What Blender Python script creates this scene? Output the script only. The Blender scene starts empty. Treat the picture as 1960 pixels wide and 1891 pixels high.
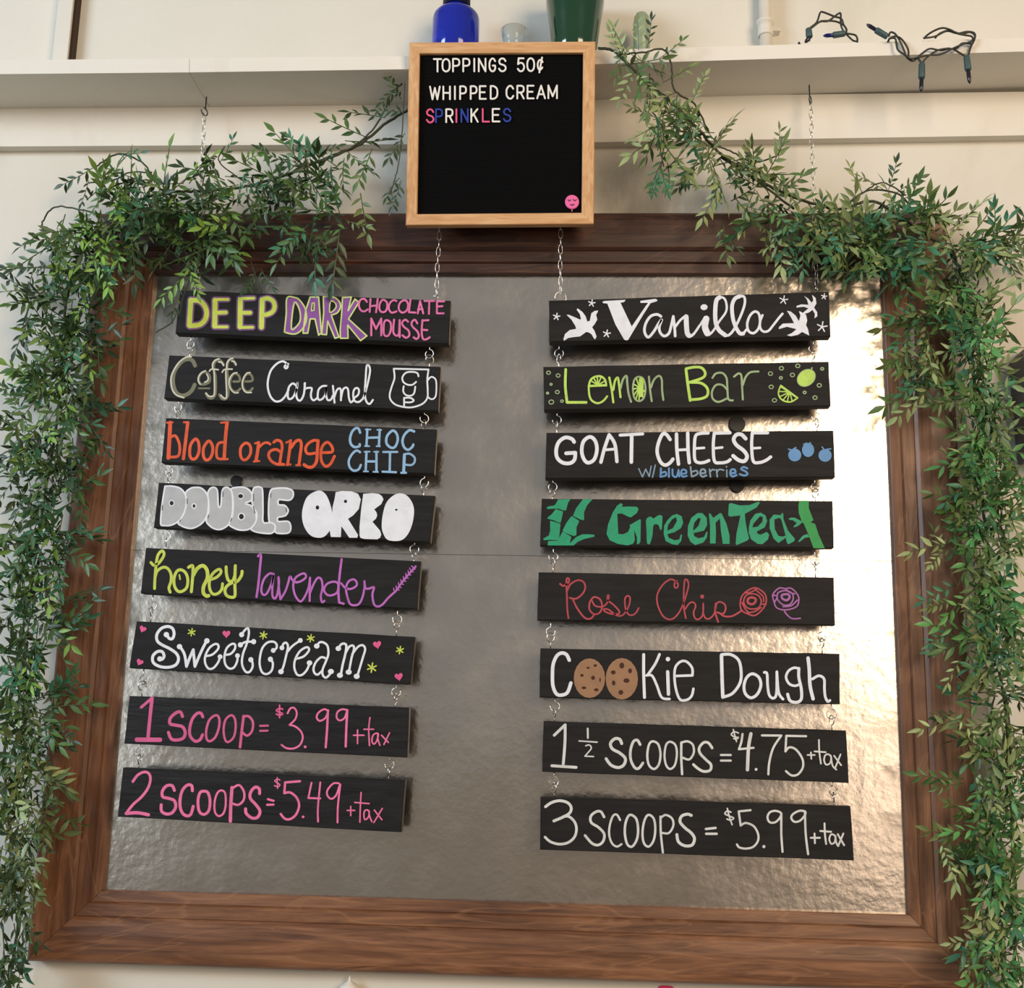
import bpy, math, random
from mathutils import Vector, Matrix
from mathutils.geometry import tessellate_polygon
R = random.Random(7)
S = bpy.context.scene
COL = S.collection
V = Vector

# ------------------------------------------------------------------ camera
FPX = 2200.0
PITCH, YAW, ROLL = math.radians(10.8198), math.radians(3.0503), math.radians(1.2471)
ZC = 1.81                                   # height of the picture frame's centre
CAM = V((0.09902, -1.74805, ZC - 0.21074))
_f = V((-math.sin(YAW)*math.cos(PITCH), math.cos(YAW)*math.cos(PITCH), math.sin(PITCH)))
_r0 = V((math.cos(YAW), math.sin(YAW), 0)); _u0 = _r0.cross(_f)
_c, _s = math.cos(ROLL), math.sin(ROLL)
RT, UP = _r0*_c + _u0*_s, _u0*_c - _r0*_s
cam = bpy.data.cameras.new('camera'); camo = bpy.data.objects.new('camera', cam); COL.objects.link(camo)
cam.sensor_fit = 'HORIZONTAL'; cam.sensor_width = 36; cam.lens = FPX/1960*36
cam.clip_start = 0.05
camo.matrix_world = Matrix(((RT.x, UP.x, -_f.x, CAM.x), (RT.y, UP.y, -_f.y, CAM.y), (RT.z, UP.z, -_f.z, CAM.z), (0, 0, 0, 1)))
S.camera = camo
S.view_settings.view_transform = 'Standard'; S.view_settings.look = 'None'
S.view_settings.gamma = 1; S.view_settings.use_curve_mapping = False
S.view_settings.exposure = 0.0

def sl(c):
    c = c/255.0
    return c/12.92 if c <= 0.04045 else ((c+0.055)/1.055)**2.4
def rgb(r, g, b): return (sl(r), sl(g), sl(b), 1)

# ------------------------------------------------------------------ world and lights
w = bpy.data.worlds.new('room_light'); S.world = w; w.use_nodes = True
w.node_tree.nodes['Background'].inputs[0].default_value = (0.44, 0.45, 0.46, 1)
w.node_tree.nodes['Background'].inputs[1].default_value = 0.56
def area(name, loc, target, sx, sy, power, col):
    l = bpy.data.lights.new(name, 'AREA'); l.shape = 'RECTANGLE'; l.size = sx; l.size_y = sy
    l.energy = power; l.color = col
    o = bpy.data.objects.new(name, l); COL.objects.link(o)
    o.location = loc; o.rotation_euler = (V(target)-V(loc)).to_track_quat('-Z', 'Y').to_euler()
    return o
area('window_light_cool', (-3.85, -3.1, 3.35), (-0.2, 0, 1.9), 1.6, 1.3, 146, (0.68, 0.83, 1.0))
area('sheet_reflect_left', (-2.75, -3.5, 1.95), (-0.6, 0, 1.7), 1.3, 1.9, 12, (0.82, 0.95, 1.0))  # dim light added for the cool grey reflection on the sheet's left side
area('window_light_warm', (2.02, -3.6, 2.85), (0.2, 0, 1.9), 1.5, 1.6, 100, (1.0, 0.77, 0.53))
area('sheet_reflect_warm_low', (2.05, -3.6, 1.45), (0.9, 0, 1.6), 1.5, 1.15, 9, (1.0, 0.78, 0.60))  # dim light added for the tan reflection low on the sheet's right

# ------------------------------------------------------------------ helpers
def ray(px, py): return _f*FPX + RT*(px-980) - UP*(py-945.5)
def P(px, py, Y):
    d = ray(px, py); return CAM + d*((Y-CAM.y)/d.y)
class Plane:
    def __init__(s, p0, n): s.p0 = p0; s.n = n.normalized()          # n points to the viewer
    def pt(s, px, py, off=0.0):
        d = ray(px, py); t = (s.p0-CAM).dot(s.n)/d.dot(s.n)
        return CAM + d*t + s.n*off
def wallplane(Y): return Plane(V((0, Y, 0)), V((0, -1, 0)))

class MB:
    def __init__(s): s.v = []; s.f = []; s.mi = []; s.cur = 0
    def add(s, vs, fs):
        b = len(s.v); s.v += [tuple(q) for q in vs]; s.f += [[i+b for i in f] for f in fs]; s.mi += [s.cur]*len(fs)
    def mesh(s, name, mats, smooth=False):
        m = bpy.data.meshes.new(name); m.from_pydata(s.v, [], s.f)
        for t in (mats if isinstance(mats, (list, tuple)) else [mats]): m.materials.append(t)
        if any(s.mi): m.polygons.foreach_set('material_index', s.mi)
        if smooth: m.polygons.foreach_set('use_smooth', [True]*len(m.polygons))
        m.update(); return m
    def build(s, name, mats, parent=None, smooth=False, fix=True):
        m = s.mesh(name, mats, smooth)
        if fix:
            import bmesh
            bm = bmesh.new(); bm.from_mesh(m); bmesh.ops.recalc_face_normals(bm, faces=bm.faces[:]); bm.to_mesh(m); bm.free()
        return link(name, m, parent)
    def box(s, x0, x1, y0, y1, z0, z1):
        s.add([(x, y, z) for x in (x0, x1) for y in (y0, y1) for z in (z0, z1)],
              [(0, 1, 3, 2), (4, 6, 7, 5), (0, 4, 5, 1), (2, 3, 7, 6), (0, 2, 6, 4), (1, 5, 7, 3)])
    def prism(s, front, back):
        n = len(front)
        s.add(list(front)+list(back), [list(range(n)), list(range(2*n-1, n-1, -1))] + [(i, (i+1) % n, n+(i+1) % n, n+i) for i in range(n)])
    def tube(s, pts, r, k=6, closed=False, caps=True):
        n = len(pts); pts = [V(p) for p in pts]; rings = []
        rr = r if isinstance(r, (list, tuple)) else [r]*n
        up = None
        for i in range(n):
            a = pts[(i-1) % n] if (closed or i > 0) else pts[i]
            b = pts[(i+1) % n] if (closed or i < n-1) else pts[i]
            t = (b-a)
            if t.length < 1e-9: t = V((0, 0, 1))
            t.normalize()
            if up is None: up = t.orthogonal().normalized()
            else:
                up = up - t*up.dot(t)
                up = up.normalized() if up.length > 1e-6 else t.orthogonal().normalized()
            sd = t.cross(up)
            rings.append([pts[i] + (up*math.cos(2*math.pi*j/k)+sd*math.sin(2*math.pi*j/k))*rr[i] for j in range(k)])
        vs = [v for g in rings for v in g]; fs = []
        for i in range(n if closed else n-1):
            a, b = i*k, ((i+1) % n)*k
            fs += [(a+j, a+(j+1) % k, b+(j+1) % k, b+j) for j in range(k)]
        if not closed and caps: fs += [list(range(k))[::-1], [(n-1)*k+j for j in range(k)]]
        s.add(vs, fs)
    def lathe(s, prof, c, k=32):
        c = V(c); vs = []; n = len(prof)
        for (r, z) in prof:
            vs += [c+V((r*math.cos(2*math.pi*j/k), r*math.sin(2*math.pi*j/k), z)) for j in range(k)]
        fs = [(i*k+j, i*k+(j+1) % k, (i+1)*k+(j+1) % k, (i+1)*k+j) for i in range(n-1) for j in range(k)]
        s.add(vs, fs)
def link(name, data, parent=None):
    o = bpy.data.objects.new(name, data); COL.objects.link(o)
    if parent is not None:
        o.parent = parent
        if parent.type == 'EMPTY' and parent.parent is None: o.matrix_parent_inverse = Matrix.Translation(-parent.location)
    return o
def tag(o, label, cat, group=None):
    o['label'] = label; o['category'] = cat
    if group: o['group'] = group
    return o
def thing(name, label, cat, loc, group=None):
    o = bpy.data.objects.new(name, None); COL.objects.link(o); o.location = loc; o.empty_display_size = 0.03
    return tag(o, label, cat, group)
def struct(o): o['kind'] = 'structure'; return o

# ------------------------------------------------------------------ materials
def mat(name, col, rough=0.6, metal=0.0, spec=0.5, **kw):
    m = bpy.data.materials.new(name); m.use_nodes = True; nt = m.node_tree; b = nt.nodes['Principled BSDF']
    b.inputs['Base Color'].default_value = col; b.inputs['Roughness'].default_value = rough; b.inputs['Metallic'].default_value = metal
    b.inputs['Specular IOR Level'].default_value = spec
    for k, v in kw.items(): b.inputs[k.replace('_', ' ')].default_value = v
    return m, nt, b
def N(nt, typ, **kw):
    n = nt.nodes.new(typ)
    for k, v in kw.items():
        if k.startswith('i_'): n.inputs[k[2:].replace('_', ' ')].default_value = v
        else: setattr(n, k, v)
    return n
def noise(nt, scale, detail=4, rough=0.55, map_scale=(1, 1, 1), dist=0.0, loc=(0, 0, 0)):
    tc = N(nt, 'ShaderNodeTexCoord'); mp = N(nt, 'ShaderNodeMapping'); mp.inputs['Scale'].default_value = map_scale; mp.inputs['Location'].default_value = loc
    nt.links.new(tc.outputs['Object'], mp.inputs['Vector'])
    n = N(nt, 'ShaderNodeTexNoise'); n.inputs['Scale'].default_value = scale; n.inputs['Detail'].default_value = detail
    n.inputs['Roughness'].default_value = rough; n.inputs['Distortion'].default_value = dist
    nt.links.new(mp.outputs[0], n.inputs['Vector']); return n.outputs['Fac']
def ramp(nt, src, stops):
    r = N(nt, 'ShaderNodeValToRGB'); e = r.color_ramp.elements
    while len(e) < len(stops): e.new(0.5)
    for i, (p, c) in enumerate(stops): e[i].position = p; e[i].color = c
    nt.links.new(src, r.inputs[0]); return r.outputs[0]
def mix(nt, a, b, fac, mode='MIX'):
    m = N(nt, 'ShaderNodeMix', data_type='RGBA', blend_type=mode)
    for s_, v in ((0, fac), (6, a), (7, b)):
        if isinstance(v, (int, float, tuple)): m.inputs[s_].default_value = v
        else: nt.links.new(v, m.inputs[s_])
    return m.outputs[2]
def bump(nt, b, h, strength=0.3, dist=0.002):
    n = N(nt, 'ShaderNodeBump'); n.inputs['Strength'].default_value = strength; n.inputs['Distance'].default_value = dist
    nt.links.new(h, n.inputs['Height']); nt.links.new(n.outputs[0], b.inputs['Normal'])

def wall_paint(name, c1, c2, c3, patches=()):
    m, nt, b = mat(name, c1, 0.75)
    a = ramp(nt, noise(nt, 2.2, 5, 0.6), [(0.35, c1), (0.62, c2)])
    st = ramp(nt, noise(nt, 5.0, 6, 0.65, (1, 1, 0.6), 0.6, (3, 1, 7)), [(0.56, (0, 0, 0, 1)), (0.75, (1, 1, 1, 1))])
    st2 = mix(nt, (0, 0, 0, 1), st, 0.55)
    x = mix(nt, a, c3, st2)
    for (cx, cz, r_, cc) in patches:
        tc = N(nt, 'ShaderNodeTexCoord'); vd = N(nt, 'ShaderNodeVectorMath', operation='DISTANCE'); vd.inputs[1].default_value = (cx, 0, cz)
        nt.links.new(tc.outputs['Object'], vd.inputs[0]); mr = N(nt, 'ShaderNodeMapRange'); mr.inputs[1].default_value = r_; mr.inputs[2].default_value = r_*0.35
        nt.links.new(vd.outputs['Value'], mr.inputs[0]); mu = N(nt, 'ShaderNodeMath', operation='MULTIPLY')
        nt.links.new(mr.outputs[0], mu.inputs[0]); nt.links.new(ramp(nt, noise(nt, 14, 6, 0.65, (1.6, 1, 0.7)), [(0.35, (0.1, 0.1, 0.1, 1)), (0.65, (0.75, 0.75, 0.75, 1))]), mu.inputs[1])
        x = mix(nt, x, cc, mu.outputs[0])
    nt.links.new(x, b.inputs['Base Color'])
    bump(nt, b, noise(nt, 60, 4), 0.25, 0.002); return m
M = {}
M['wall'] = wall_paint('wall_plaster', rgb(216, 211, 198), rgb(223, 218, 205), rgb(202, 196, 178),
    ((0.22, 2.415, 0.17, rgb(168, 162, 146)), (0.32, 2.40, 0.12, rgb(172, 165, 148)), (-0.38, 2.45, 0.10, rgb(180, 184, 172)), (0.88, 1.98, 0.10, rgb(196, 184, 158))))
M['shelf'] = wall_paint('shelf_paint', rgb(226, 220, 208), rgb(232, 227, 216), rgb(212, 204, 188))
M['trim'] = mat('trim_paint', rgb(222, 216, 203), 0.5)[0]
M['gap'] = mat('brown_gap_filler', rgb(58, 40, 26), 0.8)[0]
def wood(name, sc, c0, c1, c2, c3, vert):
    m, nt, b = mat(name, c1, 0.42)
    ms = (14, 14, 1) if vert else (1, 14, 14)
    g = noise(nt, 5.5, 8, 0.62, ms, 1.2)
    a = ramp(nt, g, [(0.28, c0), (0.45, c1), (0.58, c2), (0.75, c3)])
    bl = ramp(nt, noise(nt, 4.5, 5, 0.6, (1.6, 1, 0.6) if vert else (0.6, 1, 1.6), 0.5, (5, 2, 1)), [(0.34, (0.45, 0.40, 0.38, 1)), (0.58, (1, 1, 1, 1))])
    x = mix(nt, a, bl, 0.8, 'MULTIPLY')
    # pale outlines of the swirling figure
    wv = ramp(nt, noise(nt, 3.2, 3, 0.5, (3.0, 1, 0.55) if vert else (0.55, 1, 3.0), 2.2, (1, 4, 9)), [(0.485, (0, 0, 0, 1)), (0.5, (1, 1, 1, 1)), (0.515, (0, 0, 0, 1))])
    x = mix(nt, x, c3, mix(nt, (0, 0, 0, 1), wv, 0.35))
    nt.links.new(x, b.inputs['Base Color'])
    bump(nt, b, g, 0.15, 0.001); return m
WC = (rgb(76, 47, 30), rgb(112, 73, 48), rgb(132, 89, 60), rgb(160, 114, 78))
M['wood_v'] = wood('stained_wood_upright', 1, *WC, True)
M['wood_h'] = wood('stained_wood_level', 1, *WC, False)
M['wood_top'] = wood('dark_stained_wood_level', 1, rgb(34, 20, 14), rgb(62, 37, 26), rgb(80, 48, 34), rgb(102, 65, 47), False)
PC = (rgb(196, 145, 96), rgb(214, 166, 116), rgb(222, 178, 130), rgb(232, 192, 146))
def pale(name, vert):
    m, nt, b = mat(name, PC[1], 0.45)
    g = noise(nt, 16, 6, 0.6, (10, 10, 1) if vert else (1, 10, 10), 0.8)
    nt.links.new(ramp(nt, g, [(0.3, PC[0]), (0.5, PC[1]), (0.6, PC[2]), (0.75, PC[3])]), b.inputs['Base Color'])
    bump(nt, b, g, 0.1, 0.0005); return m
M['oak_v'] = pale('pale_oak_upright', True); M['oak_h'] = pale('pale_oak_level', False)
# galvanised sheet
m, nt, b = mat('galvanised_steel', (0.74, 0.665, 0.585, 1), 0.27, 1.0)
h = noise(nt, 75, 3, 0.5); h2 = noise(nt, 9, 3, 0.5, (1, 1, 1), 0.3, (2, 2, 2))
mm = N(nt, 'ShaderNodeMath', operation='MULTIPLY'); mm.inputs[1].default_value = 1.3; nt.links.new(h2, mm.inputs[0])
ad = N(nt, 'ShaderNodeMath', operation='ADD'); nt.links.new(h, ad.inputs[0]); nt.links.new(mm.outputs[0], ad.inputs[1])
bump(nt, b, ad.outputs[0], 0.22, 0.0022)
nt.links.new(ramp(nt, noise(nt, 14, 4), [(0.3, (0.17, 0.17, 0.17, 1)), (0.7, (0.25, 0.25, 0.25, 1))]), b.inputs['Roughness'])
M['steel'] = m
def board(name, c, r0, bs, bd):
    m, nt, b = mat(name, c, r0, spec=0.22)
    g = noise(nt, 12, 6, 0.6, (1, 8, 8), 0.6)
    c2 = tuple(min(1, x*1.9+0.004) for x in c[:3])+(1,)
    nt.links.new(ramp(nt, g, [(0.35, c), (0.8, c2)]), b.inputs['Base Color'])
    bump(nt, b, g, bs, bd); return m
M['board'] = board('chalkboard_paint', rgb(22, 21, 21), 0.62, 0.25, 0.0006)
M['board_rough'] = board('chalkboard_paint_rough', rgb(28, 27, 28), 0.38, 0.8, 0.0015)
M['felt'] = mat('black_felt', rgb(10, 10, 11), 0.95, spec=0.15)[0]
M['chrome'] = mat('zinc_wire', (0.72, 0.70, 0.66, 1), 0.22, 1.0)[0]
M['magnet'] = mat('black_magnet', rgb(22, 22, 23), 0.5)[0]
M['wire'] = mat('dark_wire', rgb(38, 40, 30), 0.45)[0]
M['socket'] = mat('green_socket', rgb(58, 82, 82), 0.5)[0]
M['bulb'] = mat('blue_bulb', rgb(22, 26, 110), 0.15, Transmission_Weight=0.25)[0]
M['bulb_dark'] = mat('dark_bulb', rgb(28, 26, 42), 0.15)[0]
M['blueglass'] = mat('cobalt_glass', (0.016, 0.035, 0.55, 1), 0.06, Transmission_Weight=0.55)[0]
M['cap'] = mat('dark_cap', rgb(20, 22, 52), 0.35)[0]
M['clearglass'] = mat('clear_glass', (0.80, 0.90, 0.92, 1), 0.05, Transmission_Weight=0.85)[0]
M['frost'] = mat('frosted_glass', rgb(172, 190, 160), 0.35, Transmission_Weight=0.4)[0]
M['greenglaze'] = mat('green_glaze', rgb(20, 62, 36), 0.12, Coat_Weight=0.6)[0]
M['white'] = mat('white_ceramic', rgb(232, 226, 212), 0.3)[0]
M['pinkplastic'] = mat('pink_plastic', rgb(226, 40, 110), 0.4)[0]
M['grey'] = mat('blur_box_grey', rgb(88, 88, 92), 0.6)[0]
M['steel_dark'] = mat('dark_metal', rgb(90, 92, 96), 0.35, 0.8)[0]
PAINT = {}
def paint(key, c, thin=0.25):
    m, nt, b = mat('paint_'+key, rgb(*c), 0.5, spec=0.3)
    g = noise(nt, 45, 5, 0.65, (1, 1, 1), 0.4)
    dk = tuple(x*(1-thin) for x in rgb(*c)[:3])+(1,)
    nt.links.new(ramp(nt, g, [(0.32, dk), (0.58, rgb(*c))]), b.inputs['Base Color'])
    PAINT[key] = m
for k, c, t in (('lime', (205, 222, 92), .15), ('plum', (124, 84, 130), .2), ('violet', (142, 84, 160), .2), ('pale_lime', (206, 222, 140), .2),
                ('pink', (226, 118, 172), .25), ('olive', (122, 121, 96), .25), ('bone', (208, 207, 188), .15), ('white', (232, 235, 242), .12),
                ('orange', (228, 92, 52), .25), ('sky', (146, 186, 218), .15), ('silver', (182, 184, 186), .12), ('ink', (22, 23, 24), .1),
                ('yellow_green', (200, 214, 88), .2), ('lilac', (190, 108, 192), .25), ('hot_pink', (228, 96, 150), .15), ('rose_pink', (214, 98, 146), .15),
                ('candy_pink', (240, 120, 168), .22), ('lemon', (190, 226, 104), .2), ('sage', (158, 180, 136), .25), ('cornflower', (98, 148, 198), .12),
                ('slate', (130, 156, 176), .2), ('jade', (42, 156, 114), .15), ('leaf', (46, 152, 80), .15), ('crimson', (184, 72, 84), .25),
                ('mauve', (172, 102, 170), .25), ('cookie', (156, 118, 88), .12), ('chip', (66, 34, 20), .1), ('cream', (218, 219, 216), .2),
                ('dust', (52, 52, 54), .4)):
    paint(k, c, t)
# ------------------------------------------------------------------ setting
WX0, WX1 = -4.7, 4.7
mb = MB(); mb.box(WX0, WX1, 0.0, 0.12, 0.0, 3.6); struct(mb.build('wall_back', M['wall']))
mb = MB(); mb.box(-4.7, 4.7, -4.4, 0.12, -0.1, 0.0)
fl = struct(mb.build('floor', mat('floor_boards', rgb(112, 104, 98), 0.6)[0]))

RP = mat('room_paint', rgb(174, 168, 160), 0.7)[0]
mb = MB(); mb.box(-4.7, 4.7, -4.5, -4.4, 0.0, 1.45); struct(mb.build('unseen_low_wall', RP))  # added out of view, kept low so only the sheet's bottom reflects dark
mb = MB(); mb.box(-4.8, -4.7, -4.5, 0.0, 0.0, 3.0); struct(mb.build('wall_left', RP))
mb = MB(); mb.box(4.7, 4.8, -4.5, 0.0, 0.0, 3.0); struct(mb.build('wall_right', RP))

# shelf: ledger board on the wall, then the planks
YL = -0.019
def zat(px, py, Y): return P(px, py, Y).z
def depth_for(px, py, z):
    d = ray(px, py); return CAM.y + (z-CAM.z)*d.y/d.z
YSF = depth_for(500, 136, zat(500, 203, YL))          # front edge of the shelf
LED_TOP = 203
mb = MB()
pl = [P(-120, 202, YL), P(2080, 174, YL), P(2080, 257, YL), P(960, 275, YL), P(-120, 281, YL)]
def ext(a, b_, x): return a + (b_-a)*((x-a.x)/(b_.x-a.x))
m1 = P(980, 188, YL)
SX0, SX1 = -1.5, 1.6
pl = [ext(m1, pl[0], SX0), m1, ext(m1, pl[1], SX1), ext(pl[3], pl[2], SX1), pl[3], ext(pl[3], pl[4], SX0)]
mb.prism(pl, [V((q.x, 0, q.z)) for q in pl]); led = struct(mb.build('trim_1', M['shelf']))
shelf = thing('wall_shelf', 'long white painted wall shelf running above the big wooden frame', 'shelf', (0, 0, zat(980, 104, YSF)))
pts_top = [(-120, 116.5), (362, 111.5), (362.8, 111.5), (958, 105.5), (958.6, 101), (2080, 69)]
pts_bot = [(-120, 143), (362, 138.5), (362.8, 138.5), (958, 130), (958.6, 128), (2080, 95)]
ends = []
for i in (0, 2, 4):
    a, b_, c, d = (P(*pts_top[i], YSF), P(*pts_top[i+1], YSF), P(*pts_bot[i+1], YSF), P(*pts_bot[i], YSF))
    if i == 0: a, d = ext(b_, a, SX0), ext(c, d, SX0)
    if i == 4: b_, c = ext(a, b_, SX1), ext(d, c, SX1)
    mb = MB(); mb.prism([a, b_, c, d], [V((q.x, -0.0005, q.z)) for q in (a, b_, c, d)])
    pk = mb.build('plank', M['shelf'], shelf)
ZSH = P(1300, 91, YSF).z; ZSHL = P(800, 107, YSF).z

# casing, brown gap and conduit above the shelf
def vstrip(x0, x1, y0, y1, yd, name, m):
    # vertical strip on the wall between two pixel columns at the shelf line
    a, b_ = P(x0, 112, -yd), P(x1, 112, -yd)
    mb = MB(); mb.box(a.x, b_.x, -yd, 0.001, ZSHL-0.004, 3.2); return mb.build(name, m)
struct(vstrip(100, 128, 0, 0, 0.022, 'trim_2', M['trim']))
struct(vstrip(128.6, 136.5, 0, 0, 0.016, 'trim_3', M['gap']))
p = P(1470, 85, -0.03); cp = thing('conduit_pipe', 'white painted pipe with a coupling standing on the shelf right of the garland', 'pipe', (p.x, -0.02, ZSH))
mb = MB(); mb.tube([(p.x-0.001, -0.02, ZSH-0.003), (p.x-0.003, -0.02, 3.2)], 0.0100, 20); mb.build('pipe', M['trim'], cp, True)
mb = MB(); z = P(1470, 48, -0.03).z
mb.lathe([(0.0101, -0.014), (0.0122, -0.014), (0.0128, -0.011), (0.0120, -0.006), (0.0120, 0.008), (0.0142, 0.009), (0.0142, 0.013), (0.0118, 0.014), (0.0101, 0.0145)], (p.x-0.002, -0.02, z), 24)
mb.build('coupling', M['trim'], cp, True)
mb = MB(); mb.box(p.x+0.008, p.x+0.024, -0.014, 0.0, z+0.0, z+0.007); mb.build('pipe_strap', M['trim'], cp)

# ------------------------------------------------------------------ the big frame and its steel sheet
HW, HH = 0.58, 0.9537/2
YP = -0.012
RW = 0.1
frame = thing('wooden_frame', 'big dark-stained wooden frame holding a galvanised steel sheet behind the hanging menu signs', 'frame', (0, -0.01, ZC-HH-RW))
prof = [(0.0, -0.0125), (0.0, -0.0205), (0.0012, -0.0215), (0.0150, -0.0235), (0.0157, -0.0226), (0.0166, -0.0240), (0.0180, -0.0262),
        (0.0345, -0.0275), (0.0354, -0.0262), (0.0364, -0.0275), (0.041, -0.0310), (0.060, -0.0335), (0.085, -0.0340), (0.0945, -0.0330), (0.0985, -0.0290), (0.0995, -0.026), (0.0995, 0.0), (0.004, 0.0)]
ic = {'bl': (-HW, -HH), 'br': (HW, -HH), 'tr': (HW, HH), 'tl': (-HW, HH)}
def rail(a, b_, m, label=None):
    mb = MB(); n = len(prof); vs = []
    for k in (a, b_):
        x, z = ic[k]; sx = 1 if x > 0 else -1; sz = 1 if z > 0 else -1
        g = 0.0003
        gx, gz = ((g if sx < 0 else -g), 0) if a[0] == b_[0] and a[0] in 'bt' else (0, (g if sz < 0 else -g))
        for (u, y) in prof: vs.append((x+sx*u+gx, y, ZC+z+sz*u+gz))
    fs = [(i, (i+1) % n, n+(i+1) % n, n+i) for i in range(n)]
    fs += [list(range(n)), list(range(2*n-1, n-1, -1))]
    mb.add(vs, fs); return mb.build('rail', m, frame)
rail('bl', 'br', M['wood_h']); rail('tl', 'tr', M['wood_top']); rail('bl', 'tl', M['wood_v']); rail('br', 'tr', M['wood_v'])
zs = P(900, 1062, YP).z
for (z0, z1) in ((ZC-HH-0.003, zs-0.0003), (zs+0.0003, ZC+HH+0.003)):
    mb = MB(); mb.box(-HW-0.003, HW+0.003, YP, -0.004, z0, z1); mb.build('steel_sheet', M['steel'], frame)

# magnets on the sheet
for (x, y, r, lab) in ((452, 921, 11, 'small round magnet showing above the DOUBLE sign in the left column'),
                       (1411, 812, 15, 'round black magnet between the Lemon Bar and GOAT CHEESE signs'),
                       (1411, 929, 13, 'round black magnet between the GOAT CHEESE and Green Tea signs')):
    c = P(x, y, YP-0.004); k = 28; rr = r*0.00079
    f_ = [V((c.x+rr*math.cos(2*math.pi*i/k), YP-0.0055, c.z+rr*math.sin(2*math.pi*i/k))) for i in range(k)]
    f2 = [V((c.x+(q.x-c.x)*1.06, YP-0.0045, c.z+(q.z-c.z)*1.06)) for q in f_]
    bk = [V((q.x, YP-0.0001, q.z)) for q in f2]
    mb = MB(); mb.prism(f_, f2); mb.prism(f2, bk)
    o = mb.build('magnet', M['magnet']); tag(o, lab, 'magnet', 'round magnets on the steel sheet')
    del o['group']

# ------------------------------------------------------------------ strokes
def cr(pts, closed=False, n=7):
    # Catmull-Rom through the points
    L = len(pts)
    if L < 3 and not closed: return list(pts)
    out = []
    for i in range(L if closed else L-1):
        g = (lambda j: pts[j % L]) if closed else (lambda j: pts[min(max(j, 0), L-1)])
        a, b_, c, d = g(i-1), g(i), g(i+1), g(i+2)
        for k in range(n):
            t = k/n
            out.append(tuple(0.5*((2*b_[m])+(-a[m]+c[m])*t+(2*a[m]-5*b_[m]+4*c[m]-d[m])*t*t+(-a[m]+3*b_[m]-3*c[m]+d[m])*t**3) for m in (0, 1)))
    if not closed: out.append(pts[-1])
    return out
def parse(s):
    runs = [[]]
    toks = s.split()
    for i, t in enumerate(toks):
        cn = t.endswith('!'); x, y = (float(q) for q in t.rstrip('!').split(','))
        runs[-1].append((x, y))
        if cn and 0 < i < len(toks)-1: runs.append([(x, y)])
    return runs
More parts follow.
